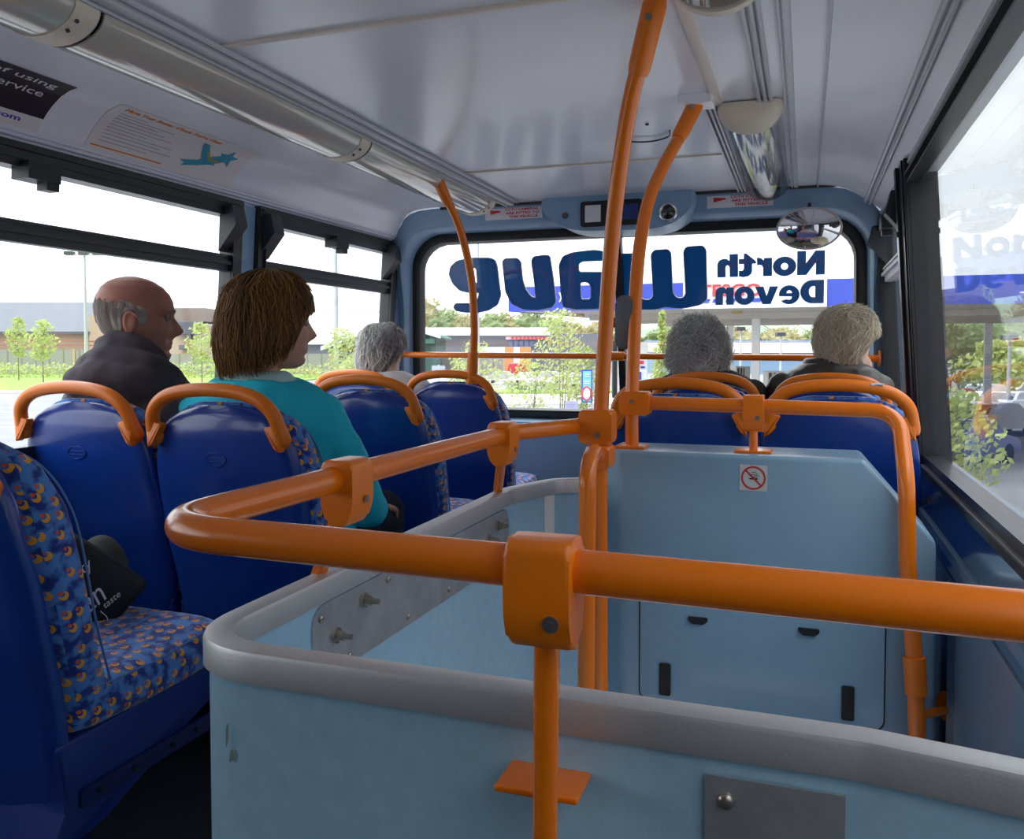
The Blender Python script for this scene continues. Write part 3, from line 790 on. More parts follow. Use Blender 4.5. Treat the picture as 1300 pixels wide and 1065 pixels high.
obj('ribbon_star', on_cove(shape_mesh([sp], .0002), 2.22, .028, .0022), 'teal', p1)
obj('ribbon', on_cove(shape_mesh([rib], .0002), 2.22, .028, .0026), 'teal', p1)
obj('ribbon', on_cove(shape_mesh([rib2], .0002), 2.22, .028, .003), 'teal', p1)
obj('ribbon_edge', on_cove(shape_mesh([[(.030, .090), (.065, .056), (.12, .058), (.12, .064), (.07, .064), (.040, .094)]], .0002), 2.22, .028, .0034), 'olive', p1)
p2 = cove_strip(.014, .190, .92, 1.68, .0015, 'paper', 'poster')
tag(p2, 'dark plum coach poster with white lettering and pale lower strip', 'poster')
dk = cove_strip(.052, .190, .92, 1.68, .0021, 'posterdark', 'dark_field', p2)
for s_, w_, h_, y_, q_ in (('ards of using', .30, .025, 1.345, .146), ('oach service', .27, .021, 1.365, .112), ('.com/ice', .17, .018, 1.36, .080)):
    obj('lettering', on_cove(text_mesh(s_, w_, h_, .0003), y_, q_, .0028), 'white', p2)
obj('lettering', on_cove(text_mesh('oachbus.com', .22, .014, .0003, offset=.02), 1.40, .030, .0024), 'postblue', p2)

# ------------------------------------------------------------------ orange rails
OR = .0172
def clamp_block(parent, c, along, half=.028, drop=.055, w=.052, up=.026):
    """moulded joint: hugs a horizontal rail at c and tapers down to a post"""
    c = Vector(c); ax = Vector(along).normalized(); side = ax.cross(Vector((0, 0, 1))).normalized()
    bm = B(); poly = round_poly([(-w / 2, up), (w / 2, up), (w / 2, -drop * .55), (w * .26, -drop), (-w * .26, -drop), (-w / 2, -drop * .55)], .012, 4)
    r0 = [bm.verts.new(c + ax * (-half) + side * a * .92 + Vector((0, 0, b))) for a, b in poly]
    r1 = [bm.verts.new(c + ax * half + side * a * .92 + Vector((0, 0, b))) for a, b in poly]
    f0 = bm.faces.new(r0); f1 = bm.faces.new(r1[::-1]); bridge(bm, r0, r1)
    bmesh.ops.bevel(bm, geom=list(set(list(f0.edges) + list(f1.edges))), offset=.005, segments=3, profile=.5, affect='EDGES')
    return obj('clamp', bm, 'orange_plastic', parent, smooth=45)
def bolt(parent, p, d, r=.0065):
    p = Vector(p); d = Vector(d).normalized(); bm = B()
    cyl(bm, p, p + d * .004, r, n=16); cyl(bm, p + d * .004, p + d * .0045, r * .45, n=6)
    return obj('bolt', bm, 'steel', parent, smooth=40)

# rail round the stairwell
rail = empty('stairwell_handrail', (-.2, .65, 0), 0, 'thick orange handrail looping round the top of the stairwell', 'handrail')
pts = rpath([(.335, .66, .955), (.16, .622, .958), (-.585, .640, .962), (-.567, 1.62, .964), (-.46, 1.90, .962)], [0, .10, .085, .10, 0], 14)
bm = B(); tube(bm, pts, OR, 28); obj('rail_tube', bm, 'orange', rail, smooth=60)
clamp_block(rail, (-.190, .626, .96), (1, 0, 0), .026, .060, .052)
clamp_block(rail, (-.573, .985, .962), (0, 1, 0), .028, .062, .052)
clamp_block(rail, (-.568, 1.585, .964), (0, 1, 0), .028, .062, .052)
bolt(rail, (-.178, .605, .925), (0, -1, 0)); bolt(rail, (-.5485, .99, .935), (1, 0, 0), .005); bolt(rail, (-.5445, 1.59, .935), (1, 0, 0), .005)
for p0, p1 in (((-.192, .640, .93), (-.205, .675, .55)), ((-.578, .985, .93), (-.660, 1.03, .78)), ((-.574, 1.60, .93), (-.662, 1.80, .78))):
    bm = B(); cyl(bm, p0, p1, .0105, n=18); obj('post', bm, 'orange', rail, smooth=50)
bm = B(); box(bm, -.250, -.175, .672, .724, .750, .756, .002); obj('bracket', bm, 'orange', rail)

# main pole from ceiling to stair, with its joint to the rail
pole = empty('grab_pole', (-.43, 1.85, 0), 0, 'tall curved orange pole nearest the camera beside the stairwell', 'pole', 'orange ceiling poles')
P2 = smoothpath([(-.277, 1.64, 1.80), (-.307, 1.66, 1.706), (-.336, 1.69, 1.626), (-.364, 1.73, 1.512), (-.391, 1.78, 1.374), (-.414, 1.83, 1.21), (-.428, 1.85, 1.035), (-.432, 1.85, .90), (-.430, 1.85, .60), (-.427, 1.85, .0)], 6)
bm = B(); tube(bm, P2, .0168, 24); obj('pole_tube', bm, 'orange', pole, smooth=60)
def socket(parent, p0, p1, r=.024):
    bm = B(); p0 = Vector(p0); p1 = Vector(p1); tube(bm, [p0, p0 + (p1 - p0) * .1, p0 + (p1 - p0) * .9, p1], [r * .9, r, r * .93, r * .8], 24)
    s = obj('socket', bm, 'orange_plastic', parent, smooth=60)
    d = (p1 - p0).normalized(); q = Vector((0, -1, 0)); q = (q - d * q.dot(d)).normalized()
    m = p0 + (p1 - p0) * .25 + q * r * .92
    bm = B(); cyl(bm, m, m + q * .004, .0065, n=14); obj('bolt', bm, 'steel', s, smooth=40)
    return s
socket(pole, (-.277, 1.640, 1.802), (-.318, 1.672, 1.672))
bm = B(); prism(bm, rrect(-.475, -.400, .925, 1.000, .010), 'xz', 1.822, 1.880, .006); obj('clamp', bm, 'orange_plastic', pole, smooth=45)
bm = B(); prism(bm, rrect(-.458, -.404, .870, .922, .010), 'xz', 1.815, 1.882, .006); obj('clamp', bm, 'orange_plastic', pole, smooth=45)
bolt(pole, (-.432, 1.822, .945), (0, -1, 0), .006)
bm = B(); cyl(bm, (-.427, 1.85, .0), (-.427, 1.85, .02), .04, n=24); obj('base_flange', bm, 'orange', pole, smooth=40)
sr = empty('stair_handrail', (-.40, 1.6, 0), 0, 'orange stair handrail bending down in front of the tall pole', 'handrail')
bm = B(); tube(bm, rpath([(-.43, 1.83, .897), (-.409, 1.70, .925), (-.398, 1.60, .91), (-.397, 1.59, .60), (-.397, 1.59, -.2)], [0, .08, .075, .1, 0], 10), .0168, 24)
obj('rail_tube', bm, 'orange', sr, smooth=60)

# second pole and the rail over the front box
pole2 = empty('grab_pole', (-.39, 2.0, .9), 0, 'second curved orange pole rising from the blue box corner', 'pole', 'orange ceiling poles')
P3 = smoothpath([(-.285, 2.30, 1.775), (-.310, 2.28, 1.714), (-.348, 2.22, 1.621), (-.376, 2.15, 1.52), (-.388, 2.10, 1.415), (-.390, 2.05, 1.295), (-.389, 2.02, 1.16), (-.389, 2.0, 1.03), (-.389, 2.0, .903)], 6)
bm = B(); tube(bm, P3, .0160, 24); obj('pole_tube', bm, 'orange', pole2, smooth=60)
socket(pole2, (-.280, 2.303, 1.788), (-.322, 2.262, 1.688), .022)
bm = B(); box(bm, -.325, -.235, 2.26, 2.34, 1.777, 1.803, .004); obj('ceiling_plate', bm, 'ceil', pole2)
bm = B(); box(bm, -.425, -.353, 1.965, 2.035, .899, .907, .003); obj('base_flange', bm, 'orange', pole2)
bp = tag(obj('bell_push', prism(B(), rrect(-.030, .012, -.065, .065, .02, 6), 'xz', -.014, .022, .006), 'bellgrey', smooth=50), 'dark grey oval bell push on the second orange pole', 'bell push')
for v in bp.data.vertices: v.co += Vector((-.405, 2.03, 1.20))
bm = B(); cyl(bm, (-.434, 2.03, 1.20), (-.442, 2.03, 1.20), .012, n=18); obj('button', bm, 'redbtn', bp, smooth=40)
r2 = empty('box_handrail', (-.1, 2.0, .9), 0, 'orange handrail over the blue box with a leg down to the floor', 'handrail')
bm = B(); tube(bm, rpath([(-.39, 2.0, 1.008), (-.109, 2.0, 1.005), (.192, 1.995, 1.001), (.201, 1.905, .86), (.204, 1.895, .70), (.221, 1.885, .473), (.240, 1.86, .0)], [0, 0, .065, .15, .2, .2, 0], 14), .0165, 24)
obj('rail_tube', bm, 'orange', r2, smooth=60)
bm = B(); prism(bm, rrect(-.416, -.345, .980, 1.035, .008), 'xz', 1.974, 2.026, .006); obj('clamp', bm, 'orange_plastic', r2, smooth=45)
bolt(r2, (-.385, 1.974, 1.012), (0, -1, 0), .005)
clamp_block(r2, (-.109, 2.0, 1.005), (1, 0, 0), .023, .058, .044)
bolt(r2, (-.100, 1.980, .980), (0, -1, 0), .005)
bm = B(); cyl(bm, (-.109, 2.0, .96), (-.109, 2.0, .902), .0095, n=18); obj('post', bm, 'orange', r2, smooth=50)
bm = B(); box(bm, -.150, -.068, 1.972, 2.028, .899, .906, .003); obj('base_flange', bm, 'orange', r2)
bm = B(); tube(bm, [(.2187, 1.8863, .505), (.2238, 1.8813, .430)], .0215, 24); obj('collar', bm, 'orange_plastic', r2, smooth=40)
bm = B(); cyl(bm, (.226, 1.88, .385), (.300, 1.945, .385), .0085, n=16); obj('wall_stub', bm, 'orange', r2, smooth=50)
bm = B(); cyl(bm, (.300, 1.95, .385), (.294, 1.945, .385), .034, n=28); obj('wall_flange', bm, 'orange', r2, smooth=40)

# left front pole
pole3 = empty('grab_pole', (-1.285, 3.2, 1.0), 0, 'thin curved orange pole rising from the front left seat handle', 'pole', 'orange ceiling poles')
P1 = smoothpath([(-1.300, 2.89, 1.79), (-1.285, 2.95, 1.711), (-1.262, 3.03, 1.602), (-1.252, 3.12, 1.429), (-1.259, 3.17, 1.244), (-1.272, 3.195, 1.12), (-1.283, 3.2, 1.01)], 6)
bm = B(); tube(bm, P1, .0155, 20); obj('pole_tube', bm, 'orange', pole3, smooth=60)
socket(pole3, (-1.302, 2.885, 1.792), (-1.281, 2.967, 1.685), .0215)
bm = B(); tube(bm, [(-1.271, 3.19, 1.128), (-1.283, 3.2, 1.0)], [.021, .024], 20); obj('socket', bm, 'orange_plastic', pole3, smooth=50)
# windscreen rail
wr = empty('windscreen_rail', (-.82, 3.84, 1.11), 0, 'orange rail crossing the whole windscreen', 'handrail')
bm = B(); tube(bm, [(-1.935, 3.84, 1.114), (-.82, 3.84, 1.108), (.295, 3.84, 1.10)], .0145, 20); obj('rail_tube', bm, 'orange', wr, smooth=60)
bm = B(); cyl(bm, (-.855, 3.84, 1.108), (-.785, 3.84, 1.108), .021, n=20); cyl(bm, (-.82, 3.84, 1.108), (-.82, 3.99, 1.108), .014, n=14); obj('clamp', bm, 'orange_plastic', wr, smooth=45)
for x, z in ((-1.94, 1.114), (.297, 1.10)):
    bm = B(); cyl(bm, (x, 3.84, z), (x + (.008 if x < 0 else -.008), 3.84, z), .034, n=24); obj('end_flange', bm, 'orange', wr, smooth=40)

# ------------------------------------------------------------------ stairwell panels
def wall_sweep(bm, path, th, z0, z1, side=0.0):
    pts = [Vector((p[0], p[1], 0)) for p in path]; r0 = []; n = len(pts)
    loops = []
    for i, p in enumerate(pts):
        a = pts[max(i - 1, 0)]; b = pts[min(i + 1, n - 1)]; t = (b - a).normalized(); nn = Vector((-t.y, t.x, 0))
        q0 = p + nn * (side - th / 2); q1 = p + nn * (side + th / 2)
        loops.append([(q0.x, q0.y, z0), (q1.x, q1.y, z0), (q1.x, q1.y, z1), (q0.x, q0.y, z1)])
    loft(bm, loops); return bm
PATH = rpath([(.297, .655, 0), (.20, .700, 0), (.05, .727, 0), (-.627, .735, 0), (-.630, 1.78, 0), (-.57, 1.95, 0), (-.42, 2.045, 0)], [0, .12, .1, .10, .12, .08, 0], 12)
sw = empty('stairwell_partition', (-.2, .73, 0), 0, 'pale blue partition wrapping the stairwell, capped in aluminium', 'partition')
bm = B(); wall_sweep(bm, PATH, .020, 0, .80); obj('panel_sheet', bm, 'panel', sw, smooth=35)
bm = B()
pts = PATH; n = len(pts); loops = []
cs = [(-.0165, .790), (-.0165, .817), (-.0145, .8215), (-.010, .823), (.010, .823), (.0145, .8215), (.0165, .817), (.0165, .790), (.0125, .790), (.0125, .80), (-.0125, .80), (-.0125, .790)]
for i, p in enumerate(pts):
    a = pts[max(i - 1, 0)]; b = pts[min(i + 1, n - 1)]; t = (b - a).normalized(); nn = Vector((-t.y, t.x, 0))
    loops.append([tuple(Vector((p.x, p.y, z)) + nn * d) for d, z in cs])
loft(bm, loops); obj('edge_capping', bm, 'alu', sw, smooth=40)
bm = B()
poly = round_poly([(.965, .786), (.965, .715), (1.03, .680), (1.68, .672), (1.755, .70), (1.755, .786)], .05, 6)
prism(bm, poly, 'yz', -.6185, -.6150); pl = obj('mounting_plate', bm, 'plate', sw)
tag(pl, 'dull metal plate with bolts', None)
for y, z in ((1.02, .735), (1.10, .762), (1.62, .742), (1.675, .760)):
    bm = B(); cyl(bm, (-.615, y, z), (-.609, y, z), .011, n=18); cyl(bm, (-.609, y, z), (-.600, y, z), .0075, n=6); cyl(bm, (-.600, y, z), (-.588, y, z), .0045, n=12)
    obj('stud', bm, 'steel', pl, smooth=35)
for y, z in ((.985, .768), (1.005, .705), (1.06, .692), (1.25, .692), (1.42, .692), (1.58, .690), (1.735, .70), (1.735, .765), (1.33, .772), (1.48, .772), (1.18, .772)):
    bm = B(); ellipsoid(bm, (-.614, y, z), (.003, .0055, .0055), 10, 6); obj('rivet', bm, 'steel', pl, smooth=180)
bm = B(); prism(bm, [(-.075, .775), (.035, .775), (.035, .60), (-.075, .60)], 'xz', .7125, .7155); pl2 = obj('mounting_plate', bm, 'plate', sw)
bm = B(); ellipsoid(bm, (-.058, .7115, .755), (.007, .004, .007), 12, 8); obj('rivet', bm, 'steel', pl2, smooth=180)
bm = B(); wall_sweep(bm, [(-.588, 1.902), (-.574, 1.935)], .004, 0, .80, -.012); obj('joint_strip', bm, 'white', sw)
bm = B()
for (x, z, w, h, a) in ((-.568, .715, .003, .028, .3), (-.564, .700, .007, .016, -.2)):
    prism(bm, round_poly([(x, z), (x + w, z + h * .3), (x + w * (1 + a), z + h), (x + w * .2, z + h * .8)], .002, 3), 'xz', .7242, .7248)
obj('scuff', bm, mat('brown scuff', (.22, .26, .22), .7), sw)

# ------------------------------------------------------------------ blue box over the stairs
bx = empty('stair_box', (-.05, 2.0, 0), 0, 'mid blue moulded box across the front of the stairwell', 'box')
bm = B()
def boxloop(y, xl): return [(xl, y, .305), (.268, y, .315), (.262, y, .735), (.122, y, .900), (xl - .005, y, .900)]
loft(bm, [boxloop(1.93, -.400), boxloop(1.965, -.437), boxloop(2.13, -.437)])
bmesh.ops.recalc_face_normals(bm, faces=bm.faces)
bmesh.ops.bevel(bm, geom=[e for e in bm.edges if len(e.link_faces) == 2 and e.calc_face_angle(0) > .3], offset=.010, segments=4, profile=.5, affect='EDGES')
obj('box_shell', bm, 'panel_box', bx, smooth=40)
bm = B(); box(bm, -.40, .27, 2.0, 2.12, -.05, .33); obj('kick_panel', bm, mat('dark maroon panel', (.05, .02, .03), .6), bx)
bm = B(); prism(bm, rrect(-.356, .170, .322, .575, .022), 'xz', 1.9285, 1.931); gap = obj('door_gap', bm, 'blackprint', bx)
bm = B(); prism(bm, rrect(-.3525, .1665, .3255, .5715, .020), 'xz', 1.9255, 1.930, .0012); dr = obj('door', bm, 'panel_box', bx, smooth=40)
for x, z in ((-.295, .378), (.096, .376)):
    bm = B(); prism(bm, rrect(x - .013, x + .013, z - .037, z + .037, .004), 'xz', 1.921, 1.926, .001); l = obj('latch', bm, 'blackprint', dr, smooth=40)
    bm = B()
    for q in (-.004, .004): ellipsoid(bm, (x + q, 1.9205, z + .027), (.002, .001, .002), 8, 6)
    obj('rivet', bm, 'steel', l) if False else bm.free()
for x in (-.222, .015):
    bm = B(); prism(bm, round_poly([(x - .022, .530), (x + .022, .530), (x + .022, .522), (x + .012, .514), (x - .012, .514), (x - .022, .522)], .004, 3), 'xz', 1.920, 1.926); obj('hinge', bm, 'blackprint', dr)
# no smoking sign
sgn = tag(obj('no_smoking_sign', prism(B(), rrect(-.134, -.075, .8225, .8795, .001), 'xz', 1.9288, 1.9298), mat('grey sticker', (.62, .62, .60), .4)), 'small square no smoking sticker on the blue box', 'sign')
cx_, cz_ = -.1045, .851
bm = B(); N = 40
for k in range(N):
    a0, a1 = 2 * PI * k / N, 2 * PI * (k + 1) / N
    v = [bm.verts.new((cx_ + r * math.cos(a), 1.9284, cz_ + r * math.sin(a))) for r, a in ((.0222, a0), (.0262, a0), (.0262, a1), (.0222, a1))]; bm.faces.new(v)
v = [bm.verts.new((cx_ + a, 1.9283, cz_ + b)) for a, b in ((-.0172, .0145), (-.0145, .0172), (.0172, -.0145), (.0145, -.0172))]; bm.faces.new(v)
obj('prohibition_ring', bm, 'posterred', sgn)
bm = B()
box(bm, cx_ - .009, cx_ + .008, 1.9285, 1.9287, cz_ - .0035, cz_ - .0005)
for pts in (((-.006, .006), (0, .008), (.004, .006), (.008, .004)), ((-.002, .003), (.006, .001), (.011, -.003)), ((-.004, .012), (.003, .013), (.008, .009), (.012, .003))):
    tube(bm, smoothpath([(cx_ + a, 1.9286, cz_ + b) for a, b in pts], 4), .0006, 5)
obj('cigarette_symbol', bm, 'blackprint', sgn)

# convex mirror on the header
mr = empty('convex_mirror', (.008, 3.60, 1.62), 0, 'oval convex safety mirror in front of the windscreen top right', 'mirror')
bm = B(); N = 40; rings = []
nrm = (Vector((-.02, -.97, -.21))).normalized()
q = Vector((0, -1, 0)).rotation_difference(nrm).to_matrix()
C0 = Vector((.008, 3.60, 1.62))
for k in range(9):
    t = k / 8; a = t
    rings.append([tuple(C0 + q @ Vector((.120 * a * math.cos(p), -.030 * (1 - a * a), .079 * a * math.sin(p)))) for p in (2 * PI * j / N for j in range(N))] if k else None)
cv = bm.verts.new(C0 + q @ Vector((0, -.030, 0))); rr = [[bm.verts.new(p) for p in R_] for R_ in rings[1:]]
for j in range(N): bm.faces.new((cv, rr[0][j], rr[0][(j + 1) % N]))
for i in range(len(rr) - 1): bridge(bm, rr[i], rr[i + 1])
obj('mirror_glass', bm, 'mirror', mr, smooth=180)
bm = B(); tube(bm, [C0 + q @ Vector((.121 * math.cos(p), .002, .080 * math.sin(p))) for p in (2 * PI * j / 48 for j in range(48))], .005, 8, closed=True); obj('rim', bm, 'rim', mr, smooth=60)
bm = B(); loft(bm, [[tuple(C0 + q @ Vector((.118 * s * math.cos(p), y, .077 * s * math.sin(p)))) for p in (2 * PI * j / 32 for j in range(32))] for s, y in ((1, .003), (.9, .02), (.4, .03))]); obj('back_shell', bm, 'charcoal', mr, smooth=50)
bm = B(); tube(bm, smoothpath([C0 + Vector((0, .025, .0)), C0 + Vector((0, .06, .05)), (.01, 3.705, 1.745)]), .008, 10); obj('stem', bm, 'charcoal', mr, smooth=50)
# ------------------------------------------------------------------ seats
def seat_ring(z, hw, yr, yf, wrap, n=44, e=.62):
    out = []
    for k in range(n):
        a = 2 * PI * k / n; c, s = math.cos(a), math.sin(a)
        x = hw * math.copysign(abs(c) ** e, c); h = (yf - yr) / 2
        y = (yr + yf) / 2 + h * math.copysign(abs(s) ** e, s) + wrap * (x / .22) ** 2
        out.append((x, y, z))
    return out
def yrear(z): return interp(z, [(.28, .135), (.5, .085), (.7, .04), (.85, .008), (.95, .002), (1.0, .015)])[0]
SHELL = [(.285, .16), (.31, .185), (.40, .200), (.52, .212), (.66, .220), (.76, .219), (.84, .212), (.89, .203), (.93, .186), (.955, .167), (.975, .138), (.988, .105), (.997, .055)]
def make_seat():
    root = empty('bus_seat', (0, 0, 0))
    bm = B(); Z = []
    zs = [.285, .30, .34, .40, .46, .52, .58, .63, .68, .72, .76, .80, .83, .86, .89, .91, .93, .945, .958, .969, .978, .985, .991, .997]
    loops = []
    for z in zs:
        hw = interp(z, SHELL)[0]; yr = yrear(z); rim = sstep(.93, .995, z)
        L = seat_ring(z, hw, yr + rim * .012, yr + .055 - rim * .01, .022)
        # recessed central field on the back of the shell
        L2 = []
        for x, y, zz in L:
            if y < yr + .03 + .022 * (x / .22) ** 2:
                f = sstep(.80, .86, max(abs(x) / max(hw * .93, .01), sstep(.80, 1.0, z) * .93))
                zz2 = zz; y2 = y + .006 * (1 - f)
                L2.append((x, y2, zz2))
            else: L2.append((x, y, zz))
        loops.append(L2)
    loft(bm, loops); shell = obj('back_shell', bm, 'blue_shell', root, smooth=60)
    bm = B(); c = Vector((0, yrear(.865) + .0055, .865))
    tube(bm, [c + Vector((.030 * math.cos(a), -.000, .0165 * math.sin(a))) for a in (2 * PI * k / 28 for k in range(28))], .0014, 6, closed=True)
    for dz in (-.005, .004): tube(bm, [c + Vector((-.027, 0, dz)), c + Vector((.027, 0, dz))], .0010, 6)
    obj('emblem', bm, 'blue_shell', shell, smooth=60)
    # upholstered back pad
    bm = B(); loops = []
    for z in [.495, .50, .51, .53, .58, .64, .70, .76, .82, .87, .91, .94, .962, .980, .993, 1.001, 1.004]:
        hw = interp(z, SHELL)[0] * 1.005 + .004 if z < .99 else interp(z - .012, SHELL)[0]
        if z > .93: hw = interp(min(z - .010, .994), SHELL)[0] + .004
        yr = yrear(z) + .045; th = interp(z, [(.44, .10), (.5, .115), (.6, .10), (.75, .10), (.85, .110), (.93, .085), (.97, .05), (1.004, .018)])[0]
        if z > .97: yr -= .008
        L = seat_ring(z, hw, yr, yr + th, .018, e=.5)
        loops.append(L)
    loft(bm, loops); pad = obj('backrest_pad', bm, 'fabric', root, smooth=60)
    for sx in (-1, 1):
        bm = B(); P = []
        for z in [.51, .55, .65, .75, .84, .90, .94, .965, .985]:
            hw = interp(min(z, .99), SHELL)[0] + .002; yr = yrear(z) + .045; th = interp(z, [(.44, .10), (.5, .115), (.6, .10), (.75, .10), (.85, .110), (.93, .085), (.97, .05), (1.004, .018)])[0]
            P.append((sx * hw * .985, yr + th * .86 + .018 * (hw / .22) ** 2, z))
        tube(bm, smoothpath(P, 4), .0022, 6); obj('piping', bm, 'piping', pad, smooth=60)
    # cushion
    bm = B(); loops = []
    for y, z0, z1, hw in [(.155, .475, .535, .205), (.165, .468, .548, .213), (.20, .462, .555, .217), (.30, .46, .552, .219), (.42, .46, .556, .219), (.50, .462, .566, .217), (.535, .467, .566, .213), (.553, .478, .555, .206), (.560, .495, .54, .198)]:
        zc, h = (z0 + z1) / 2, (z1 - z0) / 2; L = []
        for k in range(40):
            a = 2 * PI * k / 40; c, s = math.cos(a), math.sin(a)
            L.append((hw * math.copysign(abs(c) ** .30, c), y, zc + h * math.copysign(abs(s) ** .5, s)))
        loops.append(L)
    loft(bm, loops); cu = obj('seat_cushion', bm, 'fabric', root, smooth=60)
    for sx in (-1, 1):
        bm = B(); tube(bm, [(sx * .2165, .19, .545), (sx * .2175, .35, .543), (sx * .2155, .50, .556), (sx * .205, .548, .556)], .002, 6)
        obj('piping', bm, 'piping', cu, smooth=60)
    bm = B(); poly = [(.10, .28), (.14, .36), (.12, .47), (.55, .475), (.57, .46), (.55, .42), (.40, .37), (.22, .30)]
    prism(bm, round_poly(poly, .015, 3), 'yz', -.208, .208, .006); obj('seat_pan', bm, 'blue_pan', root, smooth=45)
    # grab handle
    P = [(sx * x, y, z) for sx, L_ in ((-1, [(.184, .030, .900), (.186, .014, .935), (.178, .002, .975), (.156, -.004, 1.003), (.120, -.007, 1.023), (.066, -.009, 1.034)]), (1, [(.0, -.010, 1.038), (.066, -.009, 1.034), (.120, -.007, 1.023), (.156, -.004, 1.003), (.178, .002, .975), (.186, .014, .935), (.184, .030, .900)])) for x, y, z in L_]
    path = smoothpath(P, 5); n = len(path)
    R = [.0172 + .007 * (1 - sstep(0, .13, min(i, n - 1 - i) / n)) - .012 * (1 - sstep(0, .04, min(i, n - 1 - i) / n)) for i in range(n)]
    bm = B(); tube(bm, path, R, 20)
    for sx in (-1, 1):
        poly = round_poly([(sx * .194, .935), (sx * .182, .955), (sx * .150, .950), (sx * .156, .938), (sx * .178, .900), (sx * .194, .888)], .006, 3)
        prism(bm, poly, 'xz', -.004, .020, .004)
    obj('grab_handle', bm, 'orange_plastic', root, smooth=50)
    # rail with bolts, pedestal
    for sx in (-1, 1):
        bm = B(); prism(bm, rrect(.16, .50, .345, .378, .006), 'yz', sx * .208, sx * .216, .001); r = obj('side_rail', bm, 'blue_leg', root)
        if sx > 0:
            for y in (.20, .28, .38, .45):
                bm = B(); cyl(bm, (.216, y, .362), (.219, y, .362), .006, n=10); obj('bolt', bm, 'blackprint', r)
    bm = B(); box(bm, -.16, .16, .22, .42, .33, .37, .004); box(bm, -.03, .03, .26, .36, .02, .34, .004); box(bm, -.09, .09, .22, .40, 0, .02, .004)
    obj('pedestal', bm, 'blue_leg', root, smooth=30)
    return root
seatR = make_seat()
SEATS = [
 (-1.376, .94, 'blue bus seat nearest the camera, empty aisle seat with black bag'),
 (-1.805, .94, 'blue bus seat nearest the camera by the left window'),
 (-1.800, 1.70, 'blue bus seat behind the bald man in charcoal fleece'),
 (-1.362, 1.70, 'blue bus seat behind the woman in the turquoise top'),
 (-1.800, 2.46, 'blue bus seat hidden beyond the brown haired woman, window side'),
 (-1.370, 2.46, 'empty blue aisle seat in front of the turquoise top woman'),
 (-1.830, 3.20, 'blue bus seat of the grey haired lady in white, front left window'),
 (-1.384, 3.20, 'empty blue front aisle seat under the thin orange pole'),
 (-.348, 2.48, 'blue bus seat behind the stair box, left of its pair'),
 (.088, 2.48, 'blue bus seat behind the stair box, right by the window with chipped handle'),
 (-.352, 3.22, 'blue bus seat of the fluffy grey haired lady at the front right'),
 (.088, 3.22, 'blue bus seat of the blonde lady in the leather jacket'),
]
seats = []
for i, (x, y, lab) in enumerate(SEATS):
    o = seatR if i == 0 else copy_tree(seatR)
    o.location = (x, y, 0); tag(o, lab, 'bus seat', 'double seats in rows across the upper deck'); seats.append(o)
# paint chip on one handle
bm = B(); tube(bm, [(.080, -.0245, 1.040), (.095, -.0235, 1.043), (.110, -.0235, 1.041)], .0035, 6)
obj('paint_chip', bm, mat('bare pale metal', (.62, .72, .85), .5), seats[9], local=True, smooth=60)

# black bag and soft hat on the nearest seat
bag = empty('shoulder_bag', (-1.42, 1.36, .56), 0, 'black woven bag with white script lying on the nearest seat', 'bag')
bagq = Matrix.Translation((-1.462, 1.375, .668)) @ Matrix.Rotation(math.radians(42), 4, 'Z') @ Matrix.Rotation(math.radians(38), 4, 'Y')
def bagm(bm): bmesh.ops.transform(bm, matrix=bagq, verts=bm.verts); return bm
bm = B(); box(bm, -.14, .14, -.028, .028, -.085, .06, .014, 4)
bmesh.ops.subdivide_edges(bm, edges=bm.edges, cuts=3, use_grid_fill=True)
for v in bm.verts: v.co += Vector((noise.noise(v.co * 14) * .006, noise.noise(v.co * 11 + Vector((5, 0, 0))) * .007, noise.noise(v.co * 12 + Vector((0, 7, 0))) * .006))
obj('bag_body', bagm(bm), 'bag', bag, smooth=60)
bm = B(); t77 = math.radians(77); ux, uy = (math.cos(t77), 0, math.sin(t77)), (-math.sin(t77), 0, math.cos(t77))
bmesh_parts = []
for txt, w_, h_, x_, z_ in (('erty', .052, .026, .022, -.015), ('san', .070, .030, .075, -.070), ('taste', .040, .010, .100, -.025)):
    me = place(text_mesh(txt, w_, h_, .0006, shear=.35), (x_, -.0345, z_), ux, uy); bm = B(); bm.from_mesh(me); bpy.data.meshes.remove(me); obj('script_print', bagm(bm), 'white', bag)
bm = B(); tube(bm, smoothpath([(.095, -.034, -.035), (.115, -.034, -.040), (.125, -.034, -.055), (.118, -.034, -.07)], 4), .0010, 5); obj('flourish', bagm(bm), 'white', bag)
bm = B(); ellipsoid(bm, (-1.508, 1.50, .632), (.065, .045, .078))
for v in bm.verts: v.co += Vector((0, 0, noise.noise(v.co * 10) * .012))
tag(obj('felt_hat', bm, 'greycloth', smooth=180), 'dark grey soft hat tucked behind the black bag', 'hat')
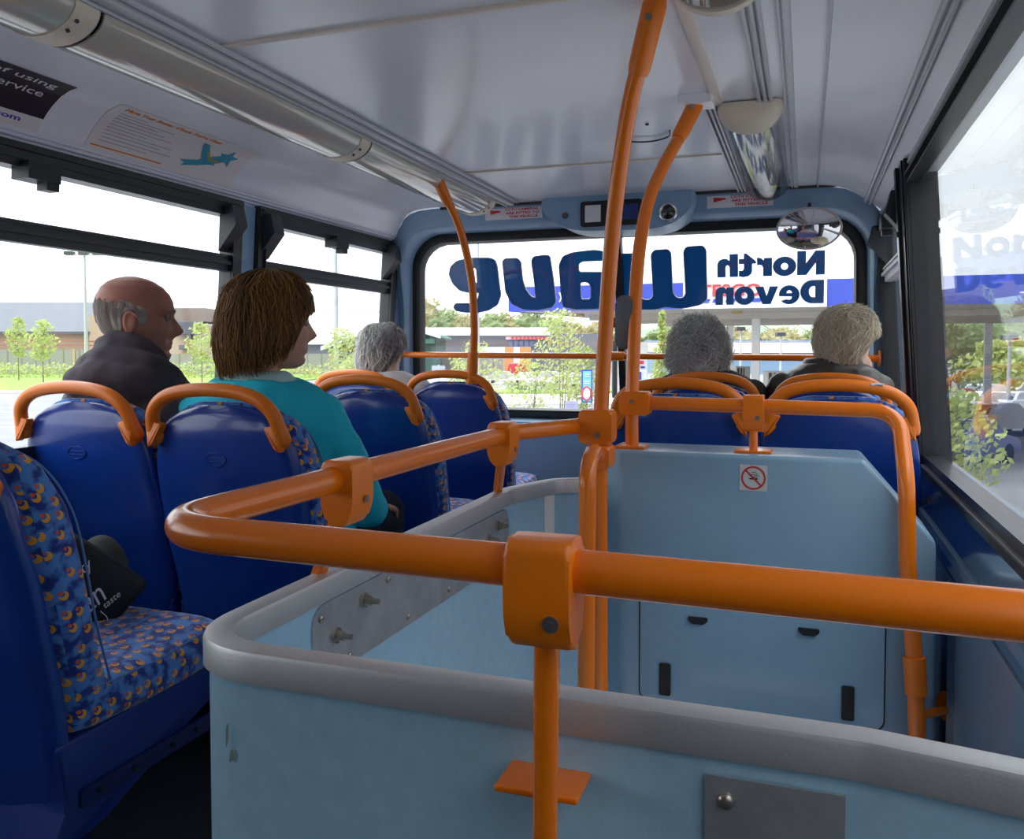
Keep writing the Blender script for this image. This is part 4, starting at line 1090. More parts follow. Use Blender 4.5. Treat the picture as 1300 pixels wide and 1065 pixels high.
# ------------------------------------------------------------------ people
HEAD_M = [(-.124, .060, -.010, .024), (-.112, .082, -.03, .042), (-.098, .087, -.040, .050), (-.085, .082, -.050, .056), (-.070, .087, -.060, .060), (-.050, .086, -.074, .066), (-.030, .089, -.086, .070),
          (-.008, .088, -.096, .073), (.006, .087, -.100, .075), (.024, .095, -.103, .0765), (.045, .094, -.104, .077), (.065, .086, -.101, .074), (.085, .070, -.092, .066), (.100, .050, -.076, .053), (.110, .028, -.056, .038), (.116, .0, -.03, .016)]
def head_mesh(bm, fem=False, sc=1.0):
    zs = [-.124 + .240 * k / 78 for k in range(79)]; N = 120; rings = []
    for z in zs:
        f, b, w = interp(z, HEAD_M)
        if fem: w *= .95; f = f - .004 * sstep(.0, .03, z) * (1 - sstep(.04, .07, z)); f += (-.004 if z < -.09 else 0)
        ring = []
        for k in range(N):
            a = 2 * PI * k / N; c, s = math.sin(a), math.cos(a)     # s: forward
            e = .92
            x = w * math.copysign(abs(c) ** e, c); y = (f if s > 0 else -b) * math.copysign(abs(s) ** e, s)
            if s > 0:
                nl = interp(z, [(-.060, 0, .010), (-.050, .010, .013), (-.042, .026, .0115), (-.033, .034, .011), (-.022, .027, .009), (-.008, .018, .0075), (.008, .009, .007), (.020, .003, .008), (.03, 0, .01)])
                y += nl[0] * (.88 if fem else 1.0) * math.exp(-(x / nl[1]) ** 2 * .9)
                for sx in (-1, 1):
                    y -= .012 * math.exp(-((x - sx * .030) / .015) ** 2 - ((z - .004) / .011) ** 2)       # eye socket
                    y += .005 * math.exp(-((x - sx * .031) / .011) ** 2 - ((z - .003) / .006) ** 2)
                    y += .004 * math.exp(-((x - sx * .040) / .018) ** 2 - ((z + .03) / .018) ** 2)        # cheek
                    y -= .004 * math.exp(-((x - sx * .026) / .006) ** 2 - ((z + .058) / .016) ** 2)       # fold
                y += .0045 * math.exp(-(x / .04) ** 2 - ((z - .024) / .006) ** 2) * (0 if fem else 1)
                y += .005 * math.exp(-(x / .020) ** 2 - ((z + .0655) / .0042) ** 2) + .005 * math.exp(-(x / .018) ** 2 - ((z + .078) / .0045) ** 2)
                y -= .004 * math.exp(-(x / .024) ** 2 - ((z + .0715) / .0022) ** 2)
                y -= .004 * math.exp(-(x / .03) ** 2 - ((z + .089) / .005) ** 2)
            ring.append((x * sc, y * sc, z * sc))
        rings.append(ring)
    loft(bm, rings)
def ears(bm, sc=1.0):
    for sx in (-1, 1):
        q = Matrix.Rotation(sx * math.radians(-22), 3, 'Z')
        c = Vector((sx * .077, -.012, -.012))
        ellipsoid(bm, c * sc, (.006 * sc, .016 * sc, .029 * sc), 16, 12, q)
        pts = []
        for k in range(13):
            a = math.radians(-70 + 250 * k / 12)
            pts.append((c + q @ Vector((sx * .007, .004 - .019 * math.sin(a) * 1.0 + 0, .029 * -math.cos(a) * -1 if False else .029 * math.cos(a)))) * sc)
        tube(bm, pts, [.0035 * sc] * len(pts), 8)
def limb(bm, pts, rs, n=18, sub=5):
    P = smoothpath(pts, sub); R = []
    for i in range(len(P)):
        t = i / (len(P) - 1) * (len(rs) - 1); k = min(int(t), len(rs) - 2); R.append(lerp(rs[k], rs[k + 1], t - k))
    tube(bm, P, R, n); 
    ellipsoid(bm, P[0], (R[0],) * 3, 14, 10); ellipsoid(bm, P[-1], (R[-1],) * 3, 14, 10)
def torso(bm, sh, hw, lean, infl=0.0, top=True, zlow=.55):
    """elliptical sections from the seat to the neck"""
    S = [(zlow, hw * .90, .115, 0), (.62, hw * .92, .125, 0), (.72, hw * .86, .115, .2), (.82, hw * .90, .118, .5), (.90, hw * .97, .122, .75), (sh - .06, hw * 1.0, .105, .95), (sh - .02, hw * .93, .085, 1.0), (sh + .012, hw * .66, .070, 1.05), (sh + .035, hw * .40, .060, 1.1)]
    loops = []
    for z, w, d, l in S:
        L = []
        for k in range(40):
            a = 2 * PI * k / 40; c, s = math.cos(a), math.sin(a)
            L.append(((w + infl) * math.copysign(abs(c) ** .85, c), lean * l + (d + infl) * math.copysign(abs(s) ** .9, s), z + (infl if z > sh else 0)))
        loops.append(L)
    loft(bm, loops)
def hand(bm, wrist, fwd, up, sx, curl=.5, sc=1.0):
    """palm, four unequal bent fingers and a thumb leaving the side of the palm"""
    f = Vector(fwd).normalized(); u = Vector(up); u = (u - f * u.dot(f)).normalized(); r = f.cross(u) * sx
    w = Vector(wrist)
    m = Matrix((r, f, u)).transposed()
    ellipsoid(bm, w + f * .045 * sc, (.038 * sc, .048 * sc, .014 * sc), 18, 12, m)
    for i, (off, L) in enumerate(((-.029, .062), (-.010, .078), (.010, .086), (.029, .074))):
        p = w + f * .080 * sc + r * off * sc; pts = [p]; d = f.copy(); 
        for j, seg in enumerate((.45, .32, .26)):
            d = (Matrix.Rotation(-curl * (.35 + .35 * j), 3, r) @ d) if sx > 0 else (Matrix.Rotation(curl * (.35 + .35 * j), 3, r) @ d)
            pts.append(pts[-1] + d * L * seg * sc)
        limb(bm, pts, [.0088 * sc, .0082 * sc, .0078 * sc, .0068 * sc], 10, 3)
    p = w + f * .02 * sc + r * .030 * sc
    limb(bm, [p, p + (f * .6 + r * .8) * .030 * sc, p + (f * 1.0 + r * .75) * .050 * sc, p + (f * 1.4 + r * .6 - u * .2) * .058 * sc], [.013 * sc, .011 * sc, .0095 * sc, .008 * sc], 10, 3)
def rot_head(me_or_bm, c, yaw, tilt=0.0, roll=0.0):
    m = Matrix.Translation(c) @ Matrix.Rotation(yaw, 4, 'Z') @ Matrix.Rotation(roll, 4, 'Y') @ Matrix.Rotation(tilt, 4, 'X')
    if isinstance(me_or_bm, bpy.types.Mesh): me_or_bm.transform(m)
    else: bmesh.ops.transform(me_or_bm, matrix=m, verts=me_or_bm.verts)
    return me_or_bm
def folds(me, amp, sc, seed=0, zstretch=1.0):
    N = [v.normal.copy() for v in me.vertices]; out = []
    for v, n_ in zip(me.vertices, N):
        c = v.co; p = Vector((c.x * sc + seed, c.y * sc, c.z * sc * zstretch))
        q = c + n_ * (noise.noise(p) * amp + noise.noise(p * 2.3) * amp * .4); out += (q.x, q.y, q.z)
    me.vertices.foreach_set('co', out); me.update()

def person(name, x, y, label, skin, hc, yaw, sh, hw, lean, fem, sc=1.0, tilt=0.0, roll=0.0, right=None, bodyyaw=0.0, trous='denim', ein=0.0, lg=1.0, chin=False):
    """seated figure: hips over (x, y), facing +y; returns the body mesh object"""
    hc = Vector(hc); bm = B()
    hb = B(); head_mesh(hb, fem, sc); ears(hb, sc); rot_head(hb, hc, yaw, tilt, roll); t = bpy.data.meshes.new('h'); hb.to_mesh(t); hb.free(); bm.from_mesh(t); bpy.data.meshes.remove(t)
    nr = (.050 if fem else .062) * sc
    nb = hc + Matrix.Rotation(yaw, 3, 'Z') @ Vector((0, -.028, -.055)) * sc
    limb(bm, [nb, (hc + Vector((0, lean, sh + .02))) * .5 + Vector((0, 0, 0)) * 0 if False else (nb + Vector((0, lean * 1.1, sh + .02))) * .5, (0, lean * 1.1, sh)], [nr * .95, nr, nr * 1.25], 24)
    torso(bm, sh, hw * .88, lean, -.012)
    sp = hw - .035
    L = [(-sp, lean, sh - .035), (-sp - .03 + ein, lean + .08, sh - .28), (-.12, lean + .27, .66)]
    R = right or [(sp, lean, sh - .035), (sp + .03 - ein, lean + .08, sh - .28), (.12, lean + .27, .66)]
    for A, s_ in ((L, -1), (R, 1)):
        a, b, c = (Vector(q) for q in A)
        limb(bm, [a, a.lerp(b, .5) + Vector((s_ * .006, 0, 0)), b, b.lerp(c, .5), c], [.043, .042, .036, .034, .024])
        fw = (c - b)
        if chin and s_ == 1: hand(bm, c, (-.45, .15, 1), (-.2, 1, 0), s_, 1.1, .95 * sc)
        else: hand(bm, c, (fw.x * .6, fw.y, -.12), (0, 0, 1), s_, .55, .95 * sc)
    for s_ in (-1, 1):
        limb(bm, [(s_ * .09, 0, .63), (s_ * .10, .22 * lg, .64), (s_ * .10, .42 * lg, .62)], [.075, .068, .052])
        limb(bm, [(s_ * .10, .42 * lg, .61), (s_ * .10, .42 * lg - .01, .35), (s_ * .10, .40 * lg - .04, .09)], [.052, .048, .034])
        limb(bm, [(s_ * .10, .40 * lg - .04, .07), (s_ * .105, .40 * lg + .03, .045), (s_ * .11, .40 * lg + .11, .035)], [.034, .032, .026])
    me = remesh(bm, .0042, 2)
    o = obj(name, me, skin, None, smooth=180)
    o.location = (x, y, 0); o.rotation_euler = (0, 0, bodyyaw)
    tag(o, label, 'person')
    # trousers and shoes
    bm = B()
    for s_ in (-1, 1):
        limb(bm, [(s_ * .09, -.02, .625), (s_ * .10, .22 * lg, .638), (s_ * .10, .43 * lg, .618)], [.100, .088, .068])
        limb(bm, [(s_ * .10, .43 * lg, .61), (s_ * .10, .43 * lg - .01, .35), (s_ * .10, .41 * lg - .04, .10)], [.068, .062, .052])
    ellipsoid(bm, (0, -.01, .64), (hw * .95, .14, .09))
    me = remesh(bm, .010, 2); folds(me, .006, 18); obj('trousers', me, trous, o, smooth=180, local=True)
    for s_ in (-1, 1):
        bm = B(); limb(bm, [(s_ * .10, .39 * lg - .04, .055), (s_ * .105, .40 * lg + .02, .048), (s_ * .11, .40 * lg + .13, .042)], [.045, .044, .036]); me = remesh(bm, .007, 1)
        obj('shoe', me, 'shoe', o, smooth=180, local=True)
    for sx in (-1, 1):
        bm = B(); ellipsoid(bm, Vector((sx * .031, .0725, .003)) * sc, (.0125 * sc,) * 3, 16, 12); rot_head(bm, hc, yaw, tilt, roll)
        e = obj('eye', bm, 'eye', o, smooth=180, local=True)
        bm = B(); ellipsoid(bm, Vector((sx * .032, .0822, .003)) * sc, (.0055 * sc, .0035 * sc, .0055 * sc), 12, 8); rot_head(bm, hc, yaw, tilt, roll)
        obj('iris', bm, 'blackprint', e, smooth=180, local=True)
        bm = B(); tube(bm, smoothpath([(sx * .014 * sc, .096 * sc, .022 * sc), (sx * .030 * sc, .0945 * sc, .0275 * sc), (sx * .048 * sc, .080 * sc, .023 * sc)], 4), [.002 * sc] * 9, 6, flat=.6); rot_head(bm, hc, yaw, tilt, roll)
        obj('eyebrow', bm, 'hair_white' if not fem else 'hair_brown', o, smooth=180, local=True)
    return o
def top(o, sh, hw, lean, m, name, infl=.022, right=None, sleeve=True, fold=.006, voxel=.007, extra=None, zlow=.56, cuff=1.0, ein=0.0):
    bm = B(); torso(bm, sh, hw, lean, infl, zlow=zlow)
    sp = hw - .025
    L = [(-sp, lean, sh - .035), (-sp - .03 + ein, lean + .08, sh - .28), (-.12, lean + .27, .66)]
    R = right or [(sp, lean, sh - .035), (sp + .03 - ein, lean + .08, sh - .28), (.12, lean + .27, .66)]
    for A, s_ in ((L, -1), (R, 1)):
        a, b, c = (Vector(q) for q in A); c = b.lerp(c, .93 * cuff)
        limb(bm, [a, a.lerp(b, .5) + Vector((s_ * .008, 0, 0)), b, b.lerp(c, .5), c], [.067, .063, .055, .050, .044])
    if extra: extra(bm)
    me = remesh(bm, voxel, 3); folds(me, fold, 13, hash(name) % 50, .7)
    return obj(name, me, m, o, smooth=180, local=True)

def hair(o, hc, yaw, m, H, arange, nstr, tr, fluff, wig, rad=.0009, shrink=1.0, wave=.0, mass=True, tilt=0.0, roll=0.0, seed=3, massin=.80, name='hair', kink=0.0, trange=(0, 1), groove=.004):
    """H(a, t) gives a point on the hair surface: a = azimuth from the face, t = crown to hem"""
    r = random.Random(seed); bm = B(); NA, NT = 96, 30
    a0, a1 = arange
    if mass:
        full = (a1 - a0) > 6.2
        def Hg(a, t, k=0.0):
            p = H(a, t) * shrink; n_ = noise.noise(Vector((math.cos(a) * 9, math.sin(a) * 9, t * 1.6 + seed))) + .5 * noise.noise(Vector((math.cos(a) * 24, math.sin(a) * 24, t * 2.5)))
            return p * (1 + k) + Vector((p.x, p.y, p.z * .4)).normalized() * n_ * groove * min(1, t * 3)
        cols = []
        for i in range(NA if full else NA + 1):
            a = a0 + (a1 - a0) * i / NA
            outer = [Hg(a, lerp(trange[0], trange[1], j / NT)) for j in range(NT + 1)]
            inner = [Vector((p.x * massin, p.y * massin + .0, p.z * (.9 if massin < .9 else .985))) for p in (H(a, lerp(trange[0], trange[1], j / NT)) * shrink for j in reversed(range(NT + 1)))]
            cols.append([bm.verts.new(p) for p in outer + inner])
        nn = len(cols)
        for i in range(nn if full else nn - 1):
            A, Bc = cols[i], cols[(i + 1) % nn]
            for j in range(len(A)):
                k = (j + 1) % len(A)
                try: bm.faces.new((A[j], Bc[j], Bc[k], A[k]))
                except ValueError: pass
        if not full:
            bm.faces.new(cols[0]); bm.faces.new(cols[-1][::-1])
        bmesh.ops.remove_doubles(bm, verts=bm.verts, dist=.0003)
    SV, SF = [], []
    tones = [max(0, min(1, .42 + .9 * noise.noise(Vector((math.cos(math.atan2(v.co.x, v.co.y)) * 9, math.sin(math.atan2(v.co.x, v.co.y)) * 9, v.co.z * 12 + seed))) - .15)) for v in bm.verts]
    for i in range(nstr):
        a = r.uniform(a0, a1); lift = r.random() ** 2 * fluff; t0 = lerp(trange[0], trange[1], r.uniform(0, .75)); ln = r.uniform(*tr); t1 = min(t0 + ln * (trange[1] - trange[0]), trange[1] + r.uniform(-.02, .05))
        if t1 - t0 < .03: continue
        ph = r.uniform(0, 6.28); fr = r.uniform(5, 11); drift = r.uniform(-wig, wig); rj = r.uniform(-kink, kink); pts = []
        for j in range(7):
            s = j / 6; t = lerp(t0, t1, s); aa = a + drift * s + math.sin(ph + fr * s) * wig * .25
            aa += wave * noise.noise(Vector((math.cos(a) * 2.4, math.sin(a) * 2.4, t * 2.6 + seed))); p = H(aa, t); nrm = Vector((p.x, p.y, p.z * .6)).normalized()
            pts.append(p + nrm * (-.002 + lift * (.4 + .9 * s) + rj * math.sin(ph * 2 + s * fr)) + Vector((0, 0, rj * math.cos(ph + s * fr * 1.3))))
        tn = max(0, min(1, .45 + .75 * noise.noise(Vector((math.cos(a) * 9, math.sin(a) * 9, t0 * 2 + seed))) + r.uniform(-.28, .28) + lift * 6)); tones += [tn] * 21
        d = (pts[-1] - pts[0]).normalized(); n1 = d.orthogonal().normalized(); n2 = d.cross(n1); b0 = len(SV)
        for j, p in enumerate(pts):
            q = rad * (.9, 1, 1, 1, 1, .8, .3)[j]
            SV += [p + n1 * q, p - n1 * q * .5 + n2 * q * .87, p - n1 * q * .5 - n2 * q * .87]
        for j in range(6):
            k = b0 + j * 3
            SF += [(k, k + 1, k + 4, k + 3), (k + 1, k + 2, k + 5, k + 4), (k + 2, k, k + 3, k + 5)]
    sm = bpy.data.meshes.new('s'); sm.from_pydata(SV, [], SF); bm.from_mesh(sm); bpy.data.meshes.remove(sm)
    rot_head(bm, hc, yaw, tilt, roll)
    me = bpy.data.meshes.new(name); bm.to_mesh(me); bm.free()
    at = me.attributes.new('tone', 'FLOAT', 'POINT'); at.data.foreach_set('value', tones[:len(me.vertices)] + [.5] * max(0, len(me.vertices) - len(tones)))
    return obj(name, me, m, o, smooth=180, local=True)

def bobshape(rx, rf, rb, zt, hem, tuck=.85, y0=-.008, bell=0.0, z0=.02, e=.5, tst=.6):
    """hair surface: an ellipsoid cap above z0 falling to a hem that varies with the azimuth"""
    def H(a, t):
        a = math.atan2(math.sin(a), math.cos(a)); ab = abs(a); c, s = math.cos(a), math.sin(a)
        zh = interp(ab, hem)[0]; z = zt - (zt - zh) * max(t, 0) ** 1.7
        u = max(0, min(1, (z - z0) / (zt - z0))); r = max(0, 1 - u * u) ** e
        if z < z0:
            k = (z0 - z) / max(z0 - zh, .03); tk = tuck - .14 * max(0, c); r = 1 + bell * math.sin(min(k, 1) * PI * .8) * (1 - max(0, c)) - (1 - tk) * max(0, (k - tst) / (1 - tst)) ** 1.4
        ry = rf if c > 0 else rb
        return Vector((s * rx * r, c * ry * r + y0, z))
    return H
R_ = math.radians


# bald man in the charcoal hooded fleece
mx, my = -1.780, 1.985
HCm = Vector((-.026, -.045, 1.222)); ym = R_(-50)
man = person('person', mx, my, 'bald older man in a charcoal hooded fleece looking right', 'skin_m', HCm, ym, 1.0, .215, -.075, False, 1.04, ein=.05)
def hood(bm):
    for k, (r, z, y, rr, sp_, dz) in enumerate(((.088, 1.105, -.065, .030, 105, .050), (.122, 1.062, -.065, .044, 118, .045), (.150, 1.035, -.070, .046, 125, .035))):
        pts = [(math.sin(a) * r * 1.08 - .012, y - math.cos(a) * r * .80, z + dz * math.cos(a) - .012 * k * abs(math.sin(a))) for a in (R_(-sp_ + 2 * sp_ * j / 16) for j in range(17))]
        limb(bm, pts, [rr * .5, rr * .8, rr, rr * 1.05, rr, rr * .8, rr * .5], 14, 2)
    ellipsoid(bm, (0, -.150, 1.03), (.135, .055, .085)); limb(bm, [(-.15, -.07, .99), (0, -.10, 1.03), (.15, -.07, .99)], [.05, .07, .05])
top(man, 1.0, .215, -.075, 'hoodie', 'hooded_fleece', .026, fold=.010, extra=hood, ein=.05)
def Hm(a, t):
    a = math.atan2(math.sin(a), math.cos(a)); ab = abs(a)
    zt_ = interp(ab, [(R_(60), .010), (R_(78), .030), (R_(88), .034), (R_(105), .050), (R_(140), .072), (PI, .078)])[0]
    zb_ = interp(ab, [(R_(60), .0), (R_(75), -.012), (R_(84), -.018), (R_(92), .020), (R_(108), .012), (R_(116), -.05), (PI, -.092)])[0]
    zt_ += .008 * noise.noise(Vector((a * 6, 0, 1)))
    z = lerp(zt_, zb_, t); f, b, w = interp(z, HEAD_M)
    k = 1.000 + .045 * sstep(0, .35, t) * sstep(R_(60), R_(84), ab) * (1 - sstep(.85, 1.05, t) * .7)
    c = math.cos(a); return Vector((math.sin(a) * w * k, (f if c > 0 else -b) * c * k, z)) * 1.04
hair(man, HCm, ym, 'hair_white', Hm, (R_(74), R_(286)), 3800, (.15, .35), .004, .05, .0007, seed=5, massin=.93, groove=.0015, name='side_hair')

# woman in the turquoise top
wx_, wy_ = -1.375, 1.985
HCw = Vector((.030, -.045, 1.205)); yw_ = R_(-44)
RW = [(.185, -.075, .953), (.235, .075, .705), (.13, .30, .665)]
wom = person('person', wx_, wy_, 'woman with brown bobbed hair in a turquoise top', 'skin_w', HCw, yw_, .993, .215, -.075, True, .98, right=RW)
top(wom, .993, .215, -.075, 'teal_top', 'jersey_top', .030, fold=.009, right=RW)
bm = B()
loft(bm, [[(math.cos(a) * rx, -.075 + math.sin(a) * ry, z) for a in (2 * PI * k / 32 for k in range(32))] for rx, ry, z in ((.138, .094, 1.006), (.112, .084, 1.046), (.088, .074, 1.070), (.074, .066, 1.078))])
me = remesh(bm, .006, 1); obj('collar', me, 'collar', wom, smooth=180, local=True)
Hw = bobshape(.104, .099, .122, .140, [(0, .032), (R_(28), .022), (R_(48), -.006), (R_(66), -.050), (R_(85), -.092), (R_(120), -.120), (PI, -.128)], .90, -.010, .13, .045, .5)
hair(wom, HCw, yw_, 'hair_brown', Hw, (0, 2 * PI), 5200, (.3, .75), .016, .20, .0012, seed=8, wave=.22, massin=.84, groove=.010, kink=.002, shrink=.985)

# small grey haired lady in white, front left window seat
gx, gy = -1.775, 3.46
HCg = Vector((-.020, -.05, 1.120)); yg = R_(-20)
g1 = person('person', gx, gy, 'small lady with short grey hair and white cardigan at the front left', 'skin_p', HCg, yg, .985, .185, -.07, True, .93, ein=.045, lg=.74)
top(g1, .985, .185, -.07, 'cardigan', 'cardigan', .022, fold=.005, ein=.045)
bm = B(); loft(bm, [[(math.cos(a) * rx, -.07 + math.sin(a) * ry, z) for a in (2 * PI * k / 28 for k in range(28))] for rx, ry, z in ((.11, .08, .995), (.080, .068, 1.02), (.064, .060, 1.045))])
obj('collar', remesh(bm, .006, 1), 'cardigan', g1, smooth=180, local=True)
Hg = bobshape(.094, .104, .106, .130, [(0, .055), (R_(45), .03), (R_(70), -.005), (R_(95), -.045), (R_(125), -.085), (PI, -.100)], .78, -.006, .04, .03)
hair(g1, HCg, yg, 'hair_grey2', Hg, (0, 2 * PI), 3400, (.2, .5), .020, .5, .0014, seed=12, wave=.5, massin=.84, kink=.005, groove=.010, shrink=.97)

# fluffy grey haired lady, front right pair
fx, fy = -.372, 3.48
HCf = Vector((-.03, -.05, 1.118)); yf_ = R_(3)
g2 = person('person', fx, fy, 'lady with fluffy grey hair in a dark ribbed olive coat', 'skin_p', HCf, yf_, .992, .20, -.07, True, .95, lg=.74)
top(g2, .992, .20, -.07, 'olive_coat', 'coat', .028, fold=.004)
bm = B(); loft(bm, [[(math.cos(a) * rx, -.07 + math.sin(a) * ry, z) for a in (2 * PI * k / 28 for k in range(28))] for rx, ry, z in ((.13, .09, 1.01), (.10, .08, 1.045), (.088, .075, 1.07), (.080, .072, 1.078))])
obj('collar', remesh(bm, .006, 1), 'blackprint', g2, smooth=180, local=True)
Hf = bobshape(.090, .100, .108, .124, [(0, .05), (R_(45), .03), (R_(70), -.02), (R_(95), -.07), (R_(125), -.10), (PI, -.112)], .80, -.010, .06, .02)
hair(g2, HCf, yf_, 'hair_grey', Hf, (0, 2 * PI), 9000, (.12, .38), .034, .9, .0012, seed=21, wave=.9, massin=.84, kink=.018, groove=.014, shrink=.93)

# blonde lady in the leather jacket, chin on her hand
bx_, by_ = .098, 3.48
HCb = Vector((.055, -.04, 1.165)); yb_ = R_(-33)
RB = [(.150, -.06, .985), (.165, .18, .84), (.130, .085, 1.045)]
g3 = person('person', bx_, by_, 'blonde lady in a dark brown leather jacket resting her chin on her hand', 'skin_p', HCb, yb_, 1.025, .195, -.07, True, .98, right=RB, lg=.74, chin=True)
top(g3, 1.025, .195, -.07, 'leather', 'leather_jacket', .026, fold=.010, right=RB, cuff=.85)
bm = B(); loft(bm, [[(math.cos(a) * rx, -.07 + math.sin(a) * ry, z) for a in (2 * PI * k / 28 for k in range(28))] for rx, ry, z in ((.14, .10, 1.035), (.115, .090, 1.075), (.102, .085, 1.10), (.094, .08, 1.105))])
obj('collar', remesh(bm, .006, 1), 'leather', g3, smooth=180, local=True)
Hb = bobshape(.098, .108, .118, .136, [(0, .045), (R_(40), .035), (R_(62), .022), (R_(80), .008), (R_(100), -.040), (R_(125), -.092), (PI, -.125)], .66, -.010, .05, .03, .5, .25)
hair(g3, HCb, yb_, 'hair_blonde', Hb, (0, 2 * PI), 6000, (.25, .6), .020, .7, .0013, seed=31, wave=.7, massin=.84, kink=.005, groove=.013, shrink=.97)
# ------------------------------------------------------------------ outside
G = -2.45
SA = math.radians(19.1); SROT = Matrix.Rotation(SA, 4, 'Z')
def site(x, y, z=0.0): return Vector((x * math.cos(SA) - y * math.sin(SA), x * math.sin(SA) + y * math.cos(SA), z))
def sbox(bm, x0, x1, y0, y1, z0, z1, bev=0):
    b2 = B(); box(b2, x0, x1, y0, y1, z0, z1, bev); bmesh.ops.transform(b2, matrix=SROT, verts=b2.verts)
    me = bpy.data.meshes.new('t'); b2.to_mesh(me); b2.free(); bm.from_mesh(me); bpy.data.meshes.remove(me); return bm
def spoly(bm, pts):
    return bm.faces.new([bm.verts.new(site(*p)) for p in pts])
def slab(bm, pts, z0, z1):
    r0 = [bm.verts.new(site(x, y, z0)) for x, y in pts]; r1 = [bm.verts.new(site(x, y, z1)) for x, y in pts]
    bm.faces.new(r0[::-1]); bm.faces.new(r1); bridge(bm, r0, r1); return bm

bm = B(); box(bm, -900, 900, -300, 1400, G - .3, G)
struct(obj('ground', bm, 'asphalt'), 'grey asphalt of the roads and car park')
bm = B(); slab(bm, [(-16, 55), (9, 57), (9, 70), (-25, 70)], G, G + .06)
slab(bm, [(-80, 71), (-33, 72), (-33, 76), (-80, 76.5)], G, G + .1)
struct(obj('paving', bm, 'paving'), 'pale pavement and kerb beside the road')
bm = B(); slab(bm, [(-100, 76.5), (-33, 76), (-25, 90), (-25, 128), (-140, 128)], G, G + .12); struct(obj('lawn', bm, 'grass'), 'strip of mown grass beyond the road on the left')
bm = B(); slab(bm, [(-26, 70), (8, 72), (10, 78), (-28, 78)], G, G + .1); struct(obj('verge_floor', bm, 'grass'), 'grass verge in front of the car park')
bm = B()
for y, x0, x1 in ((49, -60, -22), (39, -50, -18), (45, -60, -33)): slab(bm, [(x0, y), (x1, y + 1.0), (x1, y + 1.16), (x0, y + .16)], G, G + .012)
for i in range(14): slab(bm, [(10 + i * 2.7, 42), (10.12 + i * 2.7, 42), (10.12 + i * 2.7, 47), (10 + i * 2.7, 47)], G, G + .012)
struct(obj('road_lines', bm, 'line'), 'white painted lines on the asphalt')

def hill(name, d, tab, m, label, depth=300, zb=-6):
    """ridge: crest heights at bearings, real slope behind and in front"""
    bm = B(); N = 160; rows = []
    xs = [lerp(tab[0][0], tab[-1][0], k / N) for k in range(N + 1)]
    for j in range(9):
        t = j / 8; row = []
        for x in xs:
            h = interp(x, tab)[0]; y = d - depth + depth * 1.6 * t
            prof_ = math.sin(min(t / .7, 1) * PI / 2) if t < .7 else math.cos((t - .7) / .3 * PI / 2 * .8)
            z = zb + (h - zb) * prof_ + noise.noise(Vector((x * .012, y * .01, d))) * 5 * prof_ * (t < .69) + (noise.noise(Vector((x * .08, 0, d))) * 2.0 if .6 < t < .8 else 0)
            row.append(bm.verts.new(site(x * y / d, y, z)))
        rows.append(row)
    for j in range(8):
        for k in range(N): bm.faces.new((rows[j][k], rows[j][k + 1], rows[j + 1][k + 1], rows[j + 1][k]))
    return struct(obj(name, bm, m, smooth=180), label)
def crest(d, pairs): return [((x - 650) / 1074 * d, 1.13 + (446 - y) / 1074 * d) for x, y in pairs]
hill('hills', 900, crest(900, [(-400, 396), (0, 383), (60, 384), (130, 392), (220, 391), (330, 392), (420, 390), (480, 392), (560, 396), (610, 402), (660, 410), (720, 412), (800, 414), (900, 412), (960, 405), (1010, 411), (1060, 408), (1130, 411), (1250, 398), (1400, 396), (1700, 405)]), 'hill', 'green pasture hills on the horizon')
hill('wooded_hills', 520, crest(520, [(-400, 415), (0, 404), (200, 402), (330, 400), (420, 404), (520, 412), (640, 420), (740, 418), (850, 416), (930, 418), (1000, 420), (1060, 416), (1200, 408), (1300, 402), (1500, 404), (1700, 410)]), 'hillwood', 'wooded lower slope in front of the hills', 150)

